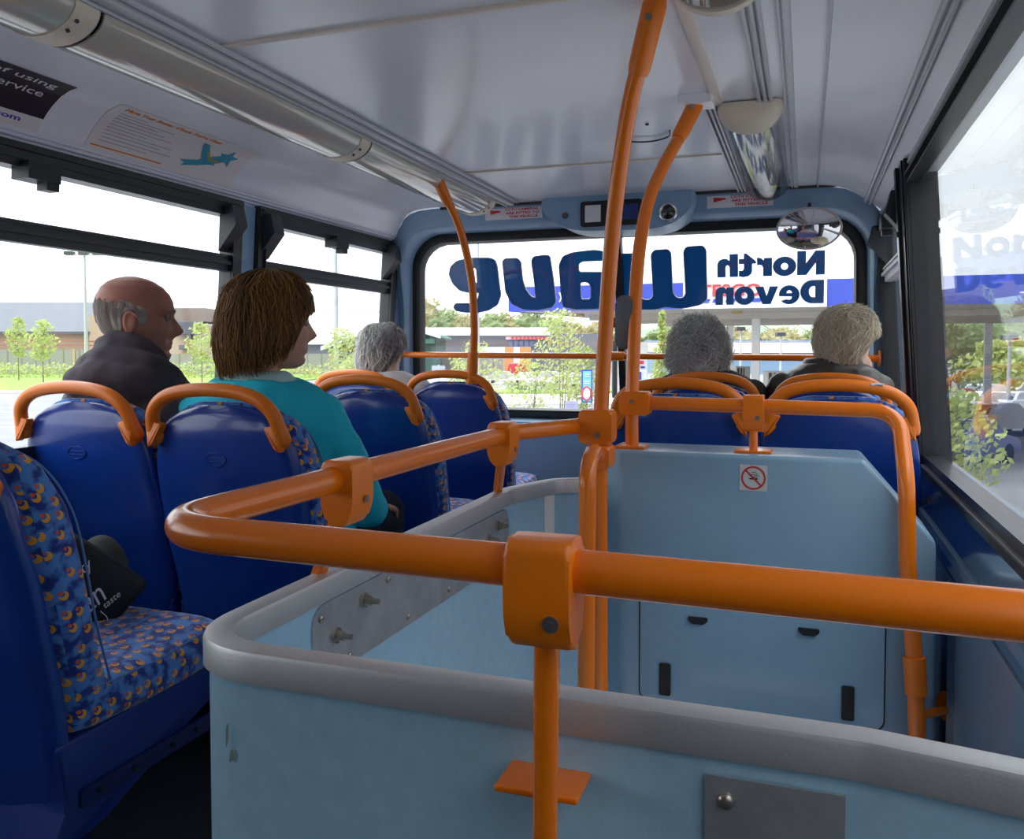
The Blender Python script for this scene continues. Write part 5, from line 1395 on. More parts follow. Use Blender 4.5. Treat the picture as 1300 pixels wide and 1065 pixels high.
# ---- foliage
def leafcloud(bm, c, r, n, size, rr, squash=(1, 1, 1)):
    for _ in range(n):
        while True:
            p = Vector((rr.uniform(-1, 1), rr.uniform(-1, 1), rr.uniform(-1, 1)))
            if .25 < p.length < 1: break
        p = Vector((p.x * r * squash[0], p.y * r * squash[1], p.z * r * squash[2])) + Vector(c)
        q = Vector((rr.gauss(0, 1), rr.gauss(0, 1), rr.gauss(0, 1))).normalized(); t = q.orthogonal().normalized(); b = q.cross(t)
        s = size * rr.uniform(.6, 1.3)
        vs = [bm.verts.new(p + t * s * a + b * s * .55 * d) for a, d in ((-1, 0), (0, -1), (1, 0), (0, 1))]
        bm.faces.new(vs)
def tree(sx, sy, h, cr, leaf, label, group, n=900, size=.12, trunk=.06, stems=1, base=.25, seed=0, name='tree', cone=False, inner=False):
    rr = random.Random(seed); o = site(sx, sy, G); root = empty(name, o, 0, label, 'tree', group)
    bm = B()
    tops = []
    for s in range(stems):
        a = rr.uniform(0, 6.28); k = 0 if stems == 1 else .35 * cr
        P = [o, o + Vector((math.cos(a) * k * .3, math.sin(a) * k * .3, h * .35)), o + Vector((math.cos(a) * k, math.sin(a) * k, h * .92))]
        tube(bm, smoothpath(P, 4), [trunk * (1 - .8 * i / 8) for i in range(9)], 6); tops.append(P[-1])
    for b in range(10 if n > 300 else 4):
        z = h * rr.uniform(base, .85); a = rr.uniform(0, 6.28); L = cr * rr.uniform(.5, .9)
        p = o + Vector((0, 0, z)); tube(bm, [p, p + Vector((math.cos(a) * L, math.sin(a) * L, L * .6))], [trunk * .35, trunk * .1], 4)
    obj('trunk', bm, 'bark', root)
    bm = B(); K = 9
    if inner:
        res = bmesh.ops.create_icosphere(bm, subdivisions=4, radius=1)
        for v in res['verts']:
            k = 1 + .28 * noise.noise(v.co * 2.2 + Vector((seed, 0, 0))) + .12 * noise.noise(v.co * 6)
            v.co = o + Vector((v.co.x * cr * .82 * k, v.co.y * cr * .82 * k, h * (base + (1 - base) * .5) + v.co.z * h * (1 - base) * .44 * k))
    for k in range(K):
        t = (k + .5) / K; z = h * (base + (1 - base) * t)
        w = cr * ((1.05 - t) if cone else math.sin(PI * (.12 + .80 * t)) ** .7) * rr.uniform(.85, 1.1)
        leafcloud(bm, o + Vector((rr.uniform(-.2, .2) * w, rr.uniform(-.2, .2) * w, z)), max(w, .1), int(n / K), size, rr, (1, 1, h * (1 - base) / K / max(w, .1) * .9))
    obj('foliage', bm, leaf, root)
    return root
gs = 'saplings in front of the bus'
tree(1.45, 25, 4.75, .95, 'leafA', 'pale green sapling standing right of the middle of the windscreen view', gs, 1150, .062, .03, 3, .48, 1, 'sapling')
tree(.55, 27, 3.3, .9, 'leafA', 'low bushy pale sapling left of the tallest sapling', gs, 520, .07, .03, 3, .35, 2, 'sapling')
tree(2.35, 29, 3.7, .85, 'leafA', 'pale green sapling next to the striped banner', gs, 1100, .07, .03, 2, .4, 12, 'sapling')
tree(-1.2, 30, 3.9, 1.05, 'leafA', 'pale green sapling behind the thin left pole', gs, 800, .07, .03, 2, .38, 3, 'sapling')
tree(-2.2, 34, 3.4, .5, 'leafA', 'slim sapling near the green roofed shed', gs, 500, .08, .03, 1, .15, 4, 'sapling')
tree(-3.6, 26, 2.75, .8, 'leafA', 'low sapling at the left end of the windscreen', gs, 700, .075, .03, 2, .15, 14, 'sapling')
tree(4.6, 26, 4.7, .62, 'leafA', 'tall narrow sapling beside the white price sign', gs, 1900, .07, .035, 1, .12, 5, 'sapling', True)
gl = 'young trees on the left lawn'
tree(-59.5, 102, 7.5, 1.3, 'leafA', 'young tree in front of the grey roofed store, nearest the left edge', gl, 500, .22, .08, 1, .4, 6, 'sapling')
tree(-51.0, 92, 6.9, 1.6, 'leafA', 'young tree in front of the grey roofed store, left of the floodlight mast', gl, 550, .22, .08, 1, .4, 7, 'sapling')
tree(-33.0, 90, 6.6, 1.6, 'leafA', 'young tree right of the bald man near the window post', gl, 500, .22, .08, 1, .35, 8, 'sapling')
tree(-17.5, 88, 5.8, 2.2, 'leafA', 'broad young tree beyond the left window beside the tall mast', gl, 800, .22, .08, 2, .2, 9, 'sapling')
tree(-14.8, 80, 3.0, 2.0, 'leafA', 'low bush under the tall mast', gl, 500, .22, .05, 3, .1, 10, 'bush')
k = 0
for px, y, h, cr, lf in ((541, 382, 18, 6, 'leafC'), (563, 395, 15, 7, 'leafB'), (590, 402, 13, 7, 'leafC'), (628, 399, 14, 7, 'leafB'), (648, 402, 13, 6, 'leafC'), (671, 397, 15, 6, 'leafB'), (700, 404, 13, 7, 'leafB'), (722, 410, 11, 7, 'leafC'), (765, 410, 11, 7, 'leafC'),
                         (850, 412, 12, 8, 'leafB'), (930, 416, 10, 8, 'leafC'), (990, 418, 10, 8, 'leafC'), (1040, 420, 10, 7, 'leafB'), (1100, 416, 11, 8, 'leafB'), (1160, 410, 12, 8, 'leafB'), (1215, 405, 14, 9, 'leafB'), (1262, 402, 15, 9, 'leafB'), (1310, 400, 15, 9, 'leafB')):
    d = 205; top_ = 1.13 + (446 - y) / 1074 * d; k += 1
    names = {'leafA': 'pale green', 'leafB': 'mid green', 'leafC': 'ochre green'}
    tree((px - 650) / 1074 * d, d, top_ - G, cr, lf, '%s mature tree in the row beyond the buildings' % names[lf], 'mature %s trees beyond the buildings' % names[lf], 900, .55, .3, 1, .12, 40 + k, 'tree', False, True)
for i, (px, py, d, h, cr) in enumerate(((1262, 446, 60, 4.2, 2.6), (1140, 420, 24, 4.2, .9), (1200, 425, 30, 4.4, 1.2), (1215, 470, 20, 2.6, 1.1), (1168, 470, 18, 2.4, .9), (1290, 440, 70, 4.6, 2.4))):
    tree((px - 650) / 1074 * d, d, h, cr, 'leafA', ['rounded bush beyond the parked cars on the right', 'leafy tree seen through the narrow front right window', 'leafy tree just right of the black pillar', 'low bush right of the black pillar', 'low bush seen through the narrow right window', 'farther rounded bush on the right'][i], 'leafy trees on the right', 1100, .10 if d < 40 else .3, .05, 2, .1, 70 + i, 'tree')
# hedge
bm = B(); rr = random.Random(5)
for i in range(120):
    x = lerp(-95, -22, i / 119); leafcloud(bm, site(x, 112, G + .9 + rr.uniform(-.15, .25)), 1.15, 40, .22, rr)
tag(obj('hedge', bm, 'leafA'), 'long clipped hedge along the far side of the lawn', 'hedge')

# ---- buildings
def kp(d): return d / 1074
def S(px, d): return (px - 650) * kp(d)
def Zp(y, d): return 1.13 + (446 - y) * kp(d)
d = 165
st = empty('store_building', site(S(60, d), d, G), 0, 'long tan store with a sloping dark grey roof', 'building')
bm = B(); sbox(bm, S(-120, d), S(117, d), d, d + 30, G, Zp(420, d)); obj('wall', bm, 'tanwall', st)
bm = B(); z0, z1 = Zp(421, d), Zp(384, 178)
prf = [(d - 1.2, z0 - .5), (d - 1.2, z0), (178, z1), (194, z1), (194, z0 - .5)]
r0 = [bm.verts.new(site(S(-125, d), y, z)) for y, z in prf]; r1 = [bm.verts.new(site(S(118, d), y, z)) for y, z in prf]; bm.faces.new(r0); bm.faces.new(r1[::-1]); bridge(bm, r0, r1)
obj('roof', bm, 'slate', st)
bm = B(); sbox(bm, S(117, d), S(140, d), d - 1, d + 20, G, Zp(400, d)); obj('tower', bm, 'tanwall', st)
for y in (433, 438):
    bm = B(); sbox(bm, S(-120, d), S(140, d), d - 1.1, d - .9, Zp(y + .6, d), Zp(y - .4, d)); obj('trim_band', bm, mat('rust band', (.4, .13, .09), .7), st)
d = 150
bl = empty('brick_building', site(S(235, d), d, G), 0, 'brown gabled building with tan lower storey between the bald man and the window post', 'building')
bm = B(); sbox(bm, S(205, d), S(262, d), d, d + 16, Zp(408, d), Zp(391, d)); obj('upper_wall', bm, 'brick', bl)
bm = B(); sbox(bm, S(196, d), S(262, d), d - .5, d + 16, G, Zp(412, d)); obj('lower_wall', bm, 'tanwall', bl)
bm = B(); sbox(bm, S(226, d), S(256, d), d - 1.5, d + 1, Zp(425, d), Zp(408, d), .1); obj('roof', bm, 'slate', bl)
for x0, x1, y0, y1 in ((240, 247, 425, 432), (232, 240, 438, 444), (248, 254, 412, 420)):
    bm = B(); sbox(bm, S(x0, d), S(x1, d), d - 1.6, d - .4, Zp(y1, d), Zp(y0, d)); obj('window', bm, 'carglass', bl)
bm = B(); sbox(bm, S(264, d), S(300, d), d + 4, d + 14, G, Zp(402, d)); wb = tag(obj('white_block', bm, 'whiteroof'), 'pale block beside the brown gabled building', 'building')
d = 140
ww = empty('white_warehouse', site(S(420, d), d, G), 0, 'long white roofed warehouse seen past the brown haired woman', 'building')
bm = B(); sbox(bm, S(330, d), S(470, d), d, d + 25, G, Zp(436, d)); obj('wall', bm, 'greywall', ww)
bm = B(); prf = [(d - 1, Zp(437, d)), (d + 14, Zp(398, d + 14)), (d + 30, Zp(398, d + 14)), (d + 30, Zp(437, d))]
r0 = [bm.verts.new(site(S(325, d), y, z)) for y, z in prf]; r1 = [bm.verts.new(site(S(478, d), y, z)) for y, z in prf]; bm.faces.new(r0); bm.faces.new(r1[::-1]); bridge(bm, r0, r1); obj('roof', bm, 'whiteroof', ww)
d = 118
gr = empty('green_shed', site(S(500, d), d, G), 0, 'shed with a green gabled roof edged in white behind the front pillar', 'building')
bm = B(); poly = [(S(425, d), G), (S(425, d), Zp(440, d)), (S(497, d), Zp(412, d)), (S(553, d), Zp(428, d)), (S(553, d), G)]
r0 = [bm.verts.new(site(x, d, z)) for x, z in poly]; r1 = [bm.verts.new(site(x, d + 18, z)) for x, z in poly]; bm.faces.new(r0); bm.faces.new(r1[::-1]); bridge(bm, r0, r1); obj('wall', bm, mat('dark green wall', (.06, .13, .11), .8), gr)
for (xa, ya), (xb, yb) in (((412, 444), (497, 410)), ((497, 410), (561, 429))):
    bm = B(); q = [(S(xa, d), Zp(ya, d)), (S(xb, d), Zp(yb, d)), (S(xb, d), Zp(yb, d) + .35), (S(xa, d), Zp(ya, d) + .35)]
    r0 = [bm.verts.new(site(x, d - 2, z)) for x, z in q]; r1 = [bm.verts.new(site(x, d + 19, z)) for x, z in q]; bm.faces.new(r0); bm.faces.new(r1[::-1]); bridge(bm, r0, r1); obj('roof', bm, 'greenroof', gr)
    bm = B(); q = [(S(xa, d), Zp(ya, d) - .1), (S(xb, d), Zp(yb, d) - .1), (S(xb, d), Zp(yb, d) + .45), (S(xa, d), Zp(ya, d) + .45)]
    r0 = [bm.verts.new(site(x, d - 2.3, z)) for x, z in q]; r1 = [bm.verts.new(site(x, d - 2.02, z)) for x, z in q]; bm.faces.new(r0); bm.faces.new(r1[::-1]); bridge(bm, r0, r1); obj('bargeboard', bm, 'whiteroof', gr)
bm = B(); sbox(bm, S(440, d), S(552, d), d - 1.2, d + .1, Zp(436, d), Zp(430, d)); obj('green_fascia', bm, 'greenroof', gr)
d = 150
ls = empty('retail_store', site(S(620, d), d, G), 0, 'long low store with white roof and red sign band below the trees', 'building')
bm = B(); sbox(bm, S(500, d), S(762, d), d, d + 30, G, Zp(424, d)); obj('wall', bm, 'greywall', ls)
bm = B(); prf = [(d - 1, Zp(426, d)), (d - 1, Zp(423.5, d)), (d + 12, Zp(416, d + 12)), (d + 32, Zp(416, d + 12)), (d + 32, Zp(426, d))]
r0 = [bm.verts.new(site(S(498, d), y, z)) for y, z in prf]; r1 = [bm.verts.new(site(S(698, d), y, z)) for y, z in prf]; bm.faces.new(r0); bm.faces.new(r1[::-1]); bridge(bm, r0, r1); obj('roof', bm, 'whiteroof', ls)
bm = B(); sbox(bm, S(642, d), S(700, d), d - .6, d, Zp(431, d), Zp(427, d)); obj('sign_band', bm, mat('pink sign band', (.75, .5, .5), .6), ls)
bm = B(); rr = random.Random(2)
for i in range(9): sbox(bm, S(649 + i * 5, d), S(649 + i * 5 + 3.2, d), d - .8, d - .55, Zp(430.4, d), Zp(427.6, d))
obj('sign_letters', bm, 'signred', ls)
for i in range(7):
    bm = B(); sbox(bm, S(646 + i * 6.6, d), S(651 + i * 6.6, d), d - .3, d + .1, Zp(440, d), Zp(432.5, d)); obj('window', bm, mat('blue glazing', (.10, .17, .33), .3), ls)
bm = B(); sbox(bm, S(600, d), S(664, d), d - 3, d - 1, G, Zp(440.5, d)); tag(obj('white_hoarding', bm, 'whiteroof'), 'low white hoarding in front of the retail store', 'wall')
for i, (a, b_) in enumerate(((641, 652), (660, 674))):
    bm = B(); sbox(bm, S(a, 120), S(b_, 120), 120, 121.5, G, Zp(440, 120)); tag(obj('timber_stack', bm, 'wood'), 'orange timber stack %s in front of the retail store' % ('on the left' if i == 0 else 'on the right'), 'timber')
d = 135
bb = empty('blue_unit', site(S(1000, d), d, G), 0, 'sky blue industrial unit with beige roof seen under the canopy', 'building')
bm = B(); sbox(bm, S(840, d), S(1085, d), d, d + 25, G, Zp(446, d)); obj('wall', bm, 'bluewall', bb)
bm = B(); prf = [(d - 1, Zp(447.5, d)), (d + 14, Zp(434, d + 14)), (d + 28, Zp(434, d + 14)), (d + 28, Zp(447, d))]
r0 = [bm.verts.new(site(S(836, d), y, z)) for y, z in prf]; r1 = [bm.verts.new(site(S(1090, d), y, z)) for y, z in prf]; bm.faces.new(r0); bm.faces.new(r1[::-1]); bridge(bm, r0, r1); obj('roof', bm, mat('beige roof', (.55, .49, .44), .7), bb)
bm = B(); sbox(bm, S(836, d), S(1090, d), d + 13, d + 15, Zp(434.5, d + 14), Zp(432.5, d + 14)); obj('ridge_band', bm, mat('soft blue band', (.22, .33, .62), .6), bb)
# long fence behind the lawn
for i in range(9):
    x0 = -118 + i * 13; r = empty('fence_panel', site(x0 + 6, 150 if i < 8 else 150, G), 0, 'grey board fence panel in the long fence behind the lawn', 'fence', 'grey fence panels behind the lawn')
    dd = 128
    bm = B(); sbox(bm, x0, x0 + 12.7, dd, dd + .15, G, Zp(444 if i < 5 else 449, dd)); obj('boards', bm, 'fence', r)
    bm = B(); sbox(bm, x0 + 12.6, x0 + 12.95, dd - .1, dd + .3, G, Zp(443 if i < 5 else 448, dd)); obj('post', bm, 'tanwall', r)
# floodlight masts and lamp columns
def mast(px, d, top_, lab, heads=3, w=.10, gname='lamp columns outside'):
    o = site(S(px, d), d, G); r = empty('lamp_column', o, 0, lab, 'street light', gname); zt = Zp(top_, d)
    bm = B(); cyl(bm, o, Vector((o.x, o.y, zt)), w * 1.3, w * .7, 10); obj('pole', bm, 'post', r, smooth=40)
    for k in range(heads):
        q = (k - (heads - 1) / 2) * 2.0 * (d / 120)
        bm = B(); sbox(bm, S(px, d) + q - .7 * d / 120, S(px, d) + q + .5 * d / 120, d - .5, d + .5, zt - .15, zt + .35 * d / 120, .05); obj('lamp_head', bm, 'charcoal', r)
    if heads > 1:
        bm = B(); sbox(bm, S(px, d) - 2.6, S(px, d) + 2.6, d - .1, d + .1, zt - .2, zt - .05); obj('crossarm', bm, 'post', r)
mast(110, 120, 323, 'floodlight mast with three heads in front of the grey roofed store', 3, .22)
mast(427, 100, 190, 'tall slim mast seen through the front left window', 1, .26)
mast(607, 110, 300, 'lamp column behind the thin left orange pole', 1, .2)
mast(940, 90, 418, 'short lamp column under the canopy', 1, .12)
mast(991, 95, 425, 'lamp column in front of the sky blue unit', 1, .12)
mast(1281, 45, 428, 'white lamp column at the right edge', 1, .10)

# ---- fuel canopy (laid out square to the bus)
cp = empty('fuel_canopy', (0, 34, G), 0, 'filling station canopy with blue and white fascia', 'canopy')
zu = 2.56; zt = zu + .84
quad = [(-9.9, 28.5), (16, 28.5), (16, 44), (-6.6, 43.5)]
bm = B(); r0 = [bm.verts.new((x, y, zu)) for x, y in quad]; r1 = [bm.verts.new((x, y, zu + .5)) for x, y in quad]; bm.faces.new(r0[::-1]); bm.faces.new(r1); bridge(bm, r0, r1); obj('soffit', bm, 'soffit', cp)
def fascia(p0, p1, m, name, z0=zu - .02, z1=zt, th=.12, out=0.0):
    a, b = Vector((*p0, 0)), Vector((*p1, 0)); t = (b - a).normalized(); nn = Vector((t.y, -t.x, 0))
    bm = B(); L = [a + nn * out, b + nn * out, b + nn * (out + th), a + nn * (out + th)]
    loft(bm, [[(v.x, v.y, z) for v in L] for z in (z0, z1)]); return obj(name, bm, m, cp)
fascia((-9.95, 28.5), (16, 28.5), 'canopyblue', 'fascia'); fascia((-6.65, 43.5), (-9.9, 28.5), 'canopyblue', 'fascia'); fascia((16, 44), (-6.6, 43.5), 'canopywhite', 'fascia', zu - .02, zu + .3)
sg_ = fascia((-3.83, 28.38), (.62, 28.38), 'canopywhite', 'sign_panel', zu - .03, zt + .12, .06)
me = place(text_mesh('TESCO', 1.95, .40, .02, offset=.02), (-3.30, 28.28, zu + .35), (1, 0, 0), (0, 0, 1)); obj('red_lettering', me, 'signred', sg_)
for i in range(5):
    x = -3.30 + i * .41; me = place(shape_mesh([[(0, 0), (.30, 0), (.36, .12), (.06, .12)]], .01), (x, 28.28, zu + .16), (1, 0, 0), (0, 0, 1)); obj('blue_dash', me, 'canopyblue', sg_)
me = place(text_mesh('ys', .34, .34, .02), (-8.10, 28.34, zu + .28), (1, 0, 0), (0, 0, 1)); obj('white_lettering', me, 'canopywhite', cp)
for i, y in enumerate((32.5, 37, 41)):
    bm = B(); box(bm, -8.0 + i * .8, 15.5, y - .15, y + .15, zu - .22, zu + .02); obj('beam', bm, 'soffit', cp)
for x, y in ((-1.75, 33), (-3.4, 41.5), (7.5, 33), (7.5, 41.5)):
    bm = B(); box(bm, x - .15, x + .15, y - .15, y + .15, G, zu, .02); obj('column', bm, 'canopywhite', cp)
for x, y in ((-2.3, 31), (-4.2, 38.5), (.5, 38), (-8.2, 31.5)):
    bm = B(); box(bm, x - .18, x + .18, y - .18, y + .18, zu - .10, zu + .01, .02); obj('canopy_lamp', bm, mat('brass lamp', (.45, .33, .12), .5), cp)
# price totem
tt = empty('price_totem', (-1.95, 30, G), 0, 'tall white price totem with dark side between the two orange poles', 'sign')
o = site(S(800, 30), 30, G); tt.location = o
bm = B(); sbox(bm, S(783, 30), S(822, 30), 30, 30.25, Zp(505, 30), Zp(434, 30), .02); obj('face_panel', bm, 'canopywhite', tt)
bm = B(); sbox(bm, S(778, 30), S(783.3, 30), 29.95, 30.30, Zp(505, 30), Zp(433, 30)); obj('dark_edge', bm, 'blackprint', tt)
bm = B(); sbox(bm, S(790, 30), S(815, 30), 30.05, 30.2, G, Zp(505, 30)); obj('plinth', bm, 'post', tt)
bm = B(); b2 = [(812, 460), (816, 459), (818, 462), (816, 465)]
sbox(bm, S(811, 30), S(817, 30), 29.96, 30.0, Zp(462, 30), Zp(457.5, 30)); obj('red_mark', bm, 'signred', tt)
for a, y in ((789, 466), (813, 466), (801, 466)):
    bm = B(); sbox(bm, S(a, 30), S(a + 5.5, 30), 29.96, 30.0, Zp(y + 1.2, 30), Zp(y - 1.2, 30)); obj('blue_mark', bm, 'canopyblue', tt)
for a, b_, y0, y1 in ((811, 814, 472, 482), (800, 803, 480, 486)):
    bm = B(); sbox(bm, S(a, 30), S(b_, 30), 29.96, 30.0, Zp(y1, 30), Zp(y0, 30)); obj('blue_digit', bm, 'canopyblue', tt)
# striped banner and a small notice
d = 22
bn = empty('banner_sign', site(S(746, d), d, G), 0, 'tall pale blue banner sign with a round emblem beside the main orange pole', 'sign')
bm = B(); sbox(bm, S(738.5, d), S(752, d), d, d + .05, Zp(511, d), Zp(469, d)); obj('border', bm, 'canopyblue', bn)
bm = B(); sbox(bm, S(740, d), S(750.5, d), d - .02, d, Zp(509.5, d), Zp(471, d)); obj('face', bm, mat('turquoise print', (.18, .55, .66), .5), bn)
bm = B(); c = site(S(744.5, d), d - .04, Zp(499.5, d)); tube(bm, [c + SROT.to_3x3() @ Vector((.12 * math.cos(a), 0, .17 * math.sin(a))) for a in (2 * PI * k / 24 for k in range(24))], .02, 6, closed=True); obj('emblem_ring', bm, 'signred', bn)
bm = B(); ellipsoid(bm, c, (.10, .02, .15)); obj('emblem_disc', bm, 'white', bn, smooth=180)
bm = B()
for y, a, b_ in ((475, 743, 748), (477.5, 742, 748.5), (484, 742, 748), (486.5, 741.5, 748)): sbox(bm, S(a, d), S(b_, d), d - .035, d - .02, Zp(y + .7, d), Zp(y - .5, d))
obj('print_lines', bm, 'white', bn)
bm = B(); sbox(bm, S(750.5, d), S(753, d), d + .05, d + .12, G, Zp(469, d)); obj('post', bm, 'post', bn)
bm = B(); sbox(bm, S(718, d), S(734, d), d, d + .04, Zp(520, d), Zp(509, d)); nb_ = tag(obj('notice_board', bm, mat('pale violet board', (.38, .38, .75), .5)), 'small violet notice board at the foot of the sapling', 'sign')
bm = B(); sbox(bm, S(720, d), S(731, d), d - .012, d, Zp(513, d), Zp(512, d)); sbox(bm, S(720, d), S(730, d), d - .012, d, Zp(516, d), Zp(515, d)); obj('print_lines', bm, 'postgrey', nb_)
bm = B(); sbox(bm, S(725.5, d), S(726.5, d), d + .04, d + .08, G, Zp(520, d)); obj('post', bm, 'post', nb_)
d = 60
rs = empty('road_sign', site(S(556, d), d, G), 0, 'grey backed road sign seen low at the left of the windscreen', 'sign')
bm = B(); sbox(bm, S(548, d), S(565, d), d, d + .06, Zp(471, d), Zp(464, d)); obj('sign_back', bm, mat('grey sign back', (.36, .40, .45), .5), rs)
bm = B(); sbox(bm, S(555.6, d), S(557.8, d), d + .06, d + .18, G, Zp(463, d)); obj('post', bm, 'post', rs)

# pumps
for i, (px, w, top_, d, lab) in enumerate(((943.5, 18, 465, 34, 'grey striped fuel pump left of the canopy column'), (987, 26, 471, 30, 'larger grey striped fuel pump right of the canopy column'))):
    r = empty('fuel_pump', site(S(px, d), d, G), 0, lab, 'fuel pump', 'fuel pumps')
    a, b_ = S(px - w / 2, d), S(px + w / 2, d); zt_ = Zp(top_, d)
    bm = B(); sbox(bm, a, b_, d, d + .5, G + .1, zt_, .03); obj('cabinet', bm, mat('pump grey', (.42, .41, .38), .5), r)
    for f0, f1 in ((.08, .22), (.32, .42), (.52, .58)):
        bm = B(); sbox(bm, lerp(a, b_, f0), lerp(a, b_, f1), d - .03, d + .01, G + .5, zt_ - .06); obj('hose_panel', bm, 'blackprint', r)
    bm = B(); sbox(bm, lerp(a, b_, .08), lerp(a, b_, .2), d - .05, d - .03, G + 1.0, G + 1.3); obj('nozzle', bm, mat('green nozzle', (.02, .35, .10), .5), r)
    bm = B(); sbox(bm, a - .2, b_ + .2, d - .3, d + .8, G, G + .12); obj('island', bm, 'paving', r)
# white tank / van by the pumps
# ---- cars
def car(px, d, ang, col, lab, van=False, L=4.2, Wd=1.75):
    o = site(S(px, d), d, G); r = empty('car' if not van else 'van', o, SA + math.radians(ang), lab, 'car' if not van else 'van', 'parked cars')
    H = 1.45 if not van else 2.0
    prof_ = [(-L / 2, .35), (-L / 2 + .05, .80), (-L * .44, .90), (-L * .36, 1.0), (-L * .24, H * .97), (-L * .05, H), (L * .14, H * .97), (L * .27, .95), (L * .46, .78), (L / 2, .55), (L / 2, .32)] if not van else \
            [(-L / 2, .35), (-L / 2, H * .95), (-L * .46, H), (L * .22, H), (L * .36, 1.12), (L * .47, .95), (L / 2, .6), (L / 2, .32)]
    bm = B(); r0 = []; loops = []
    P = round_poly(prof_, .12, 3)
    for y, s in ((-Wd / 2, .0), (-Wd / 2 + .02, .5), (-Wd / 2 + .12, 1), (Wd / 2 - .12, 1), (Wd / 2 - .02, .5), (Wd / 2, .0)):
        loops.append([(x, y * (1 if z < .95 else 1 - .14 * (z - .95) / .5), z - (1 - s) * .03 * (z > .8)) for x, z in P])
    loft(bm, loops); obj('body', bm, CARS[col], r, smooth=40, local=True)
    gl = [(-L * .33, .98), (-L * .22, H * .93), (-L * .02, H * .95), (L * .12, H * .93), (L * .235, .97)] if not van else [(L * .05, 1.1), (L * .05, H * .88), (L * .22, H * .88), (L * .33, 1.12)]
    for s_ in (-1, 1):
        bm = B(); ys = s_ * (Wd / 2 - .045)
        a = [bm.verts.new((x, ys * (1 - .14 * (z - .95) / .5) + s_ * .03, z)) for x, z in gl]; b2 = [bm.verts.new((x, ys * (1 - .14 * (z - .95) / .5) - s_ * .03, z)) for x, z in gl]
        bm.faces.new(a); bm.faces.new(b2[::-1]); bridge(bm, a, b2); obj('side_window', bm, 'carglass', r, local=True)
    if not van:
        for sx, q in ((1, [(L * .255, .98), (L * .15, H * .94)]), (-1, [(-L * .355, 1.0), (-L * .25, H * .93)])):
            bm = B(); (xa, za), (xb, zb) = q
            v = [(xa + sx * .015, -Wd * .40, za), (xa + sx * .015, Wd * .40, za), (xb + sx * .015, Wd * .35, zb), (xb + sx * .015, -Wd * .35, zb)]
            loft(bm, [[(x + sx * .02, y, z + .01) for x, y, z in v], [(x - sx * .05, y, z - .05) for x, y, z in v]]); obj('windscreen' if sx > 0 else 'rear_window', bm, 'carglass', r, local=True)
    for sx in (-1, 1):
        for sy_ in (-1, 1):
            bm = B(); cyl(bm, (sx * L * .31, sy_ * (Wd / 2 - .18), .31), (sx * L * .31, sy_ * (Wd / 2 + .01), .31), .31, n=18); obj('wheel', bm, 'tyre', r, smooth=40, local=True)
    return r
cs_ = ['white', 'silver', 'blue', 'black', 'silver', 'white', 'green', 'silver']
car(655, 120, 90, 'red', 'bright red van parked beyond the railings', True, 4.6, 2.6)
for i, (px, d, a, c) in enumerate(((545, 84, 5, 'white'), (578, 95, 8, 'silver'), (640, 92, 0, 'silver'), (672, 88, 4, 'white'), (700, 92, 3, 'silver'), (722, 85, 6, 'white'), (745, 80, 4, 'silver'), (862, 70, 3, 'silver'), (915, 66, -4, 'blue'), (1005, 64, 2, 'white'))):
    car(px, d, a, c, '%s car parked far ahead, %s' % (c, ['at the left end of the row', 'near the grey backed sign', 'left of the saplings', 'below the red van', 'behind the tallest sapling', 'right of the tallest sapling', 'behind the blue banner', 'beyond the price totem', 'beyond the fluffy haired lady', 'behind the pumps'][i]))
car(1000, 36, -6, 'white', 'white delivery van behind the fuel pumps', True, 5.2, 2.0)
for i, (px, d, a, c) in enumerate(((1222, 27, 35, 'blue'), (1262, 36, 30, 'silver'), (1235, 42, 32, 'white'), (1290, 46, 30, 'silver'), (1212, 50, 28, 'red'), (1255, 56, 25, 'white'), (1300, 62, 25, 'silver'), (1180, 58, 25, 'silver'), (1325, 38, 30, 'blue'), (1345, 50, 28, 'white'))):
    car(px, d, a, c, '%s car in the right hand car park, %s' % (c, ['nearest the bus', 'second row behind the nearest', 'beside the leafy tree', 'at the right edge', 'far behind the tree', 'in the middle of the back row', 'at the far right of the back row', 'beyond the black pillar', 'outside right', 'far outside right'][i]))
# white railing ahead
rl = empty('railing', site(-3, 74, G), 0, 'long white pedestrian railing between the road and the car park', 'railing')
bm = B()
for z in (.35, .75, 1.1): sbox(bm, S(560, 74), S(735, 74), 74, 74.06, G + z - .03, G + z + .03)
obj('rails', bm, 'rail_white', rl)
for i in range(15):
    x = lerp(S(560, 74), S(735, 74), i / 14); bm = B(); sbox(bm, x - .04, x + .04, 73.97, 74.09, G, G + 1.15); obj('post', bm, 'rail_white', rl)
for i in range(5):
    x = S(648 + i * 14, 73); bm = B(); leafcloud(bm, site(x, 73, G + .55), .5, 120, .12, random.Random(i), (1, 1, 1.2)); tag(obj('shrub', bm, 'leafB'), 'small clipped shrub at the foot of the white railing', 'shrub', 'small shrubs along the railing')
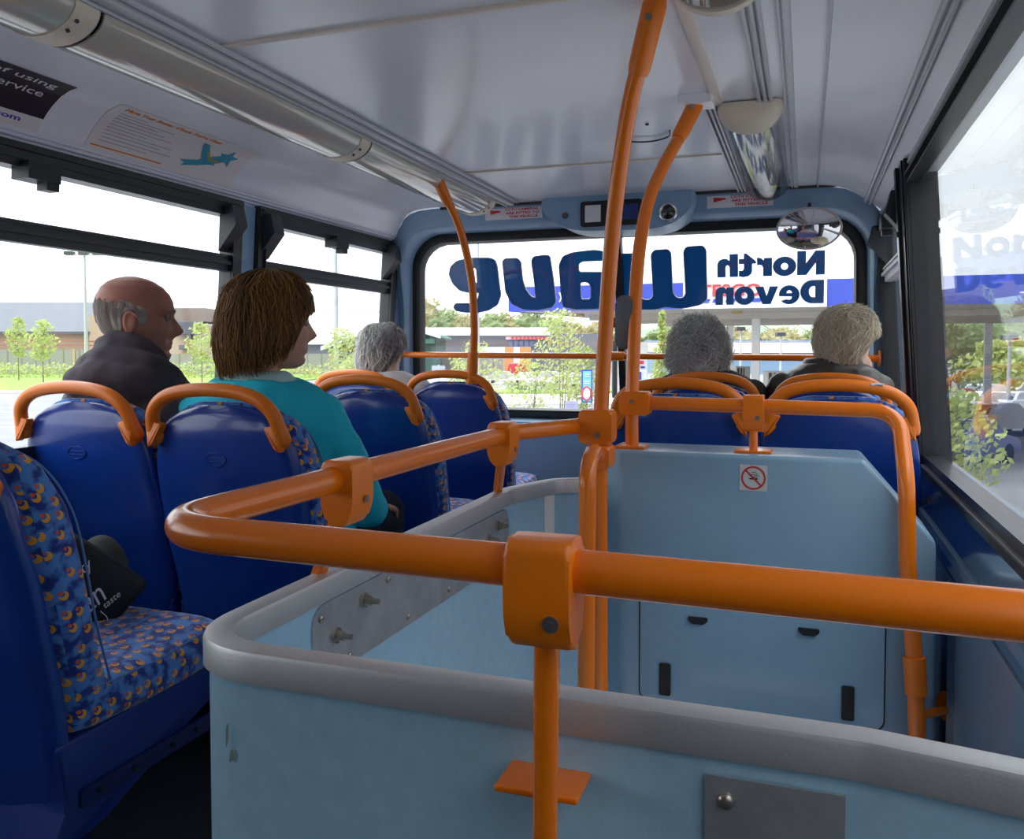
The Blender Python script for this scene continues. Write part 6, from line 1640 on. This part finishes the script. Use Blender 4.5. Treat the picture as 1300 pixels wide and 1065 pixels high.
# ------------------------------------------------------------------ light, sky, camera
w = bpy.data.worlds.new('overcast sky'); SC.world = w; w.use_nodes = True; nt = w.node_tree
bg = nt.nodes['Background']; tc = nt.nodes.new('ShaderNodeTexCoord')
mp = nt.nodes.new('ShaderNodeMapping'); mp.inputs['Scale'].default_value = (1, 1, 3.2); nt.links.new(tc.outputs['Generated'], mp.inputs[0])
nz = nt.nodes.new('ShaderNodeTexNoise'); nz.inputs['Scale'].default_value = 2.4; nz.inputs['Detail'].default_value = 6; nt.links.new(mp.outputs[0], nz.inputs['Vector'])
mr_ = nt.nodes.new('ShaderNodeMapRange'); mr_.inputs['From Min'].default_value = .35; mr_.inputs['From Max'].default_value = .65
nt.links.new(nz.outputs['Fac'], mr_.inputs['Value'])
col_ = mixc(nt, mr_.outputs[0], (.80, .85, .93), (1.0, 1.0, 1.0))
sp_ = nt.nodes.new('ShaderNodeSeparateXYZ'); nt.links.new(tc.outputs['Generated'], sp_.inputs[0])
ms = nt.nodes.new('ShaderNodeMapRange'); ms.interpolation_type = 'SMOOTHSTEP'; ms.inputs['From Min'].default_value = .03; ms.inputs['From Max'].default_value = .35
ms.inputs['To Min'].default_value = 1.05; ms.inputs['To Max'].default_value = .26; nt.links.new(sp_.outputs[0], ms.inputs['Value'])   # thicker cloud to the right of the bus
vs_ = nt.nodes.new('ShaderNodeVectorMath'); vs_.operation = 'SCALE'; nt.links.new(col_, vs_.inputs[0]); mz = nt.nodes.new('ShaderNodeMapRange'); mz.interpolation_type = 'SMOOTHSTEP'; mz.inputs['From Min'].default_value = .30; mz.inputs['From Max'].default_value = .85
mz.inputs['To Min'].default_value = 0.0; mz.inputs['To Max'].default_value = 1.3; nt.links.new(sp_.outputs[2], mz.inputs['Value'])   # overcast sky is brightest overhead
nt.links.new(mathn(nt, 'ADD', ms.outputs[0], mz.outputs[0]), vs_.inputs['Scale'])
nt.links.new(vs_.outputs[0], bg.inputs[0]); bg.inputs[1].default_value = 1.0
SC.view_settings.view_transform = 'Standard'; SC.view_settings.look = 'None'; SC.view_settings.gamma = 1; SC.view_settings.use_curve_mapping = False
SC.view_settings.exposure = 1.55
cy = SC.cycles
cy.use_denoising = True; cy.max_bounces = 10; cy.diffuse_bounces = 5; cy.glossy_bounces = 5; cy.transmission_bounces = 6; cy.transparent_max_bounces = 16
cy.sample_clamp_indirect = 6
cd = bpy.data.cameras.new('camera'); cam = bpy.data.objects.new('camera', cd); COL.objects.link(cam); SC.camera = cam
cam.location = (0, 0, 1.13); cam.rotation_euler = (math.radians(90 - 2.21), 0, math.radians(19.1))
cd.sensor_width = 36; cd.sensor_fit = 'HORIZONTAL'; cd.lens = 1074 / 1300 * 36; cd.shift_y = -45 / 1300; cd.clip_start = .02; cd.clip_end = 3000
for o in list(bpy.data.objects):
    if o.parent is None and o.type in ('MESH', 'EMPTY') and 'kind' not in o and 'category' not in o: print('UNTAGGED', o.name)
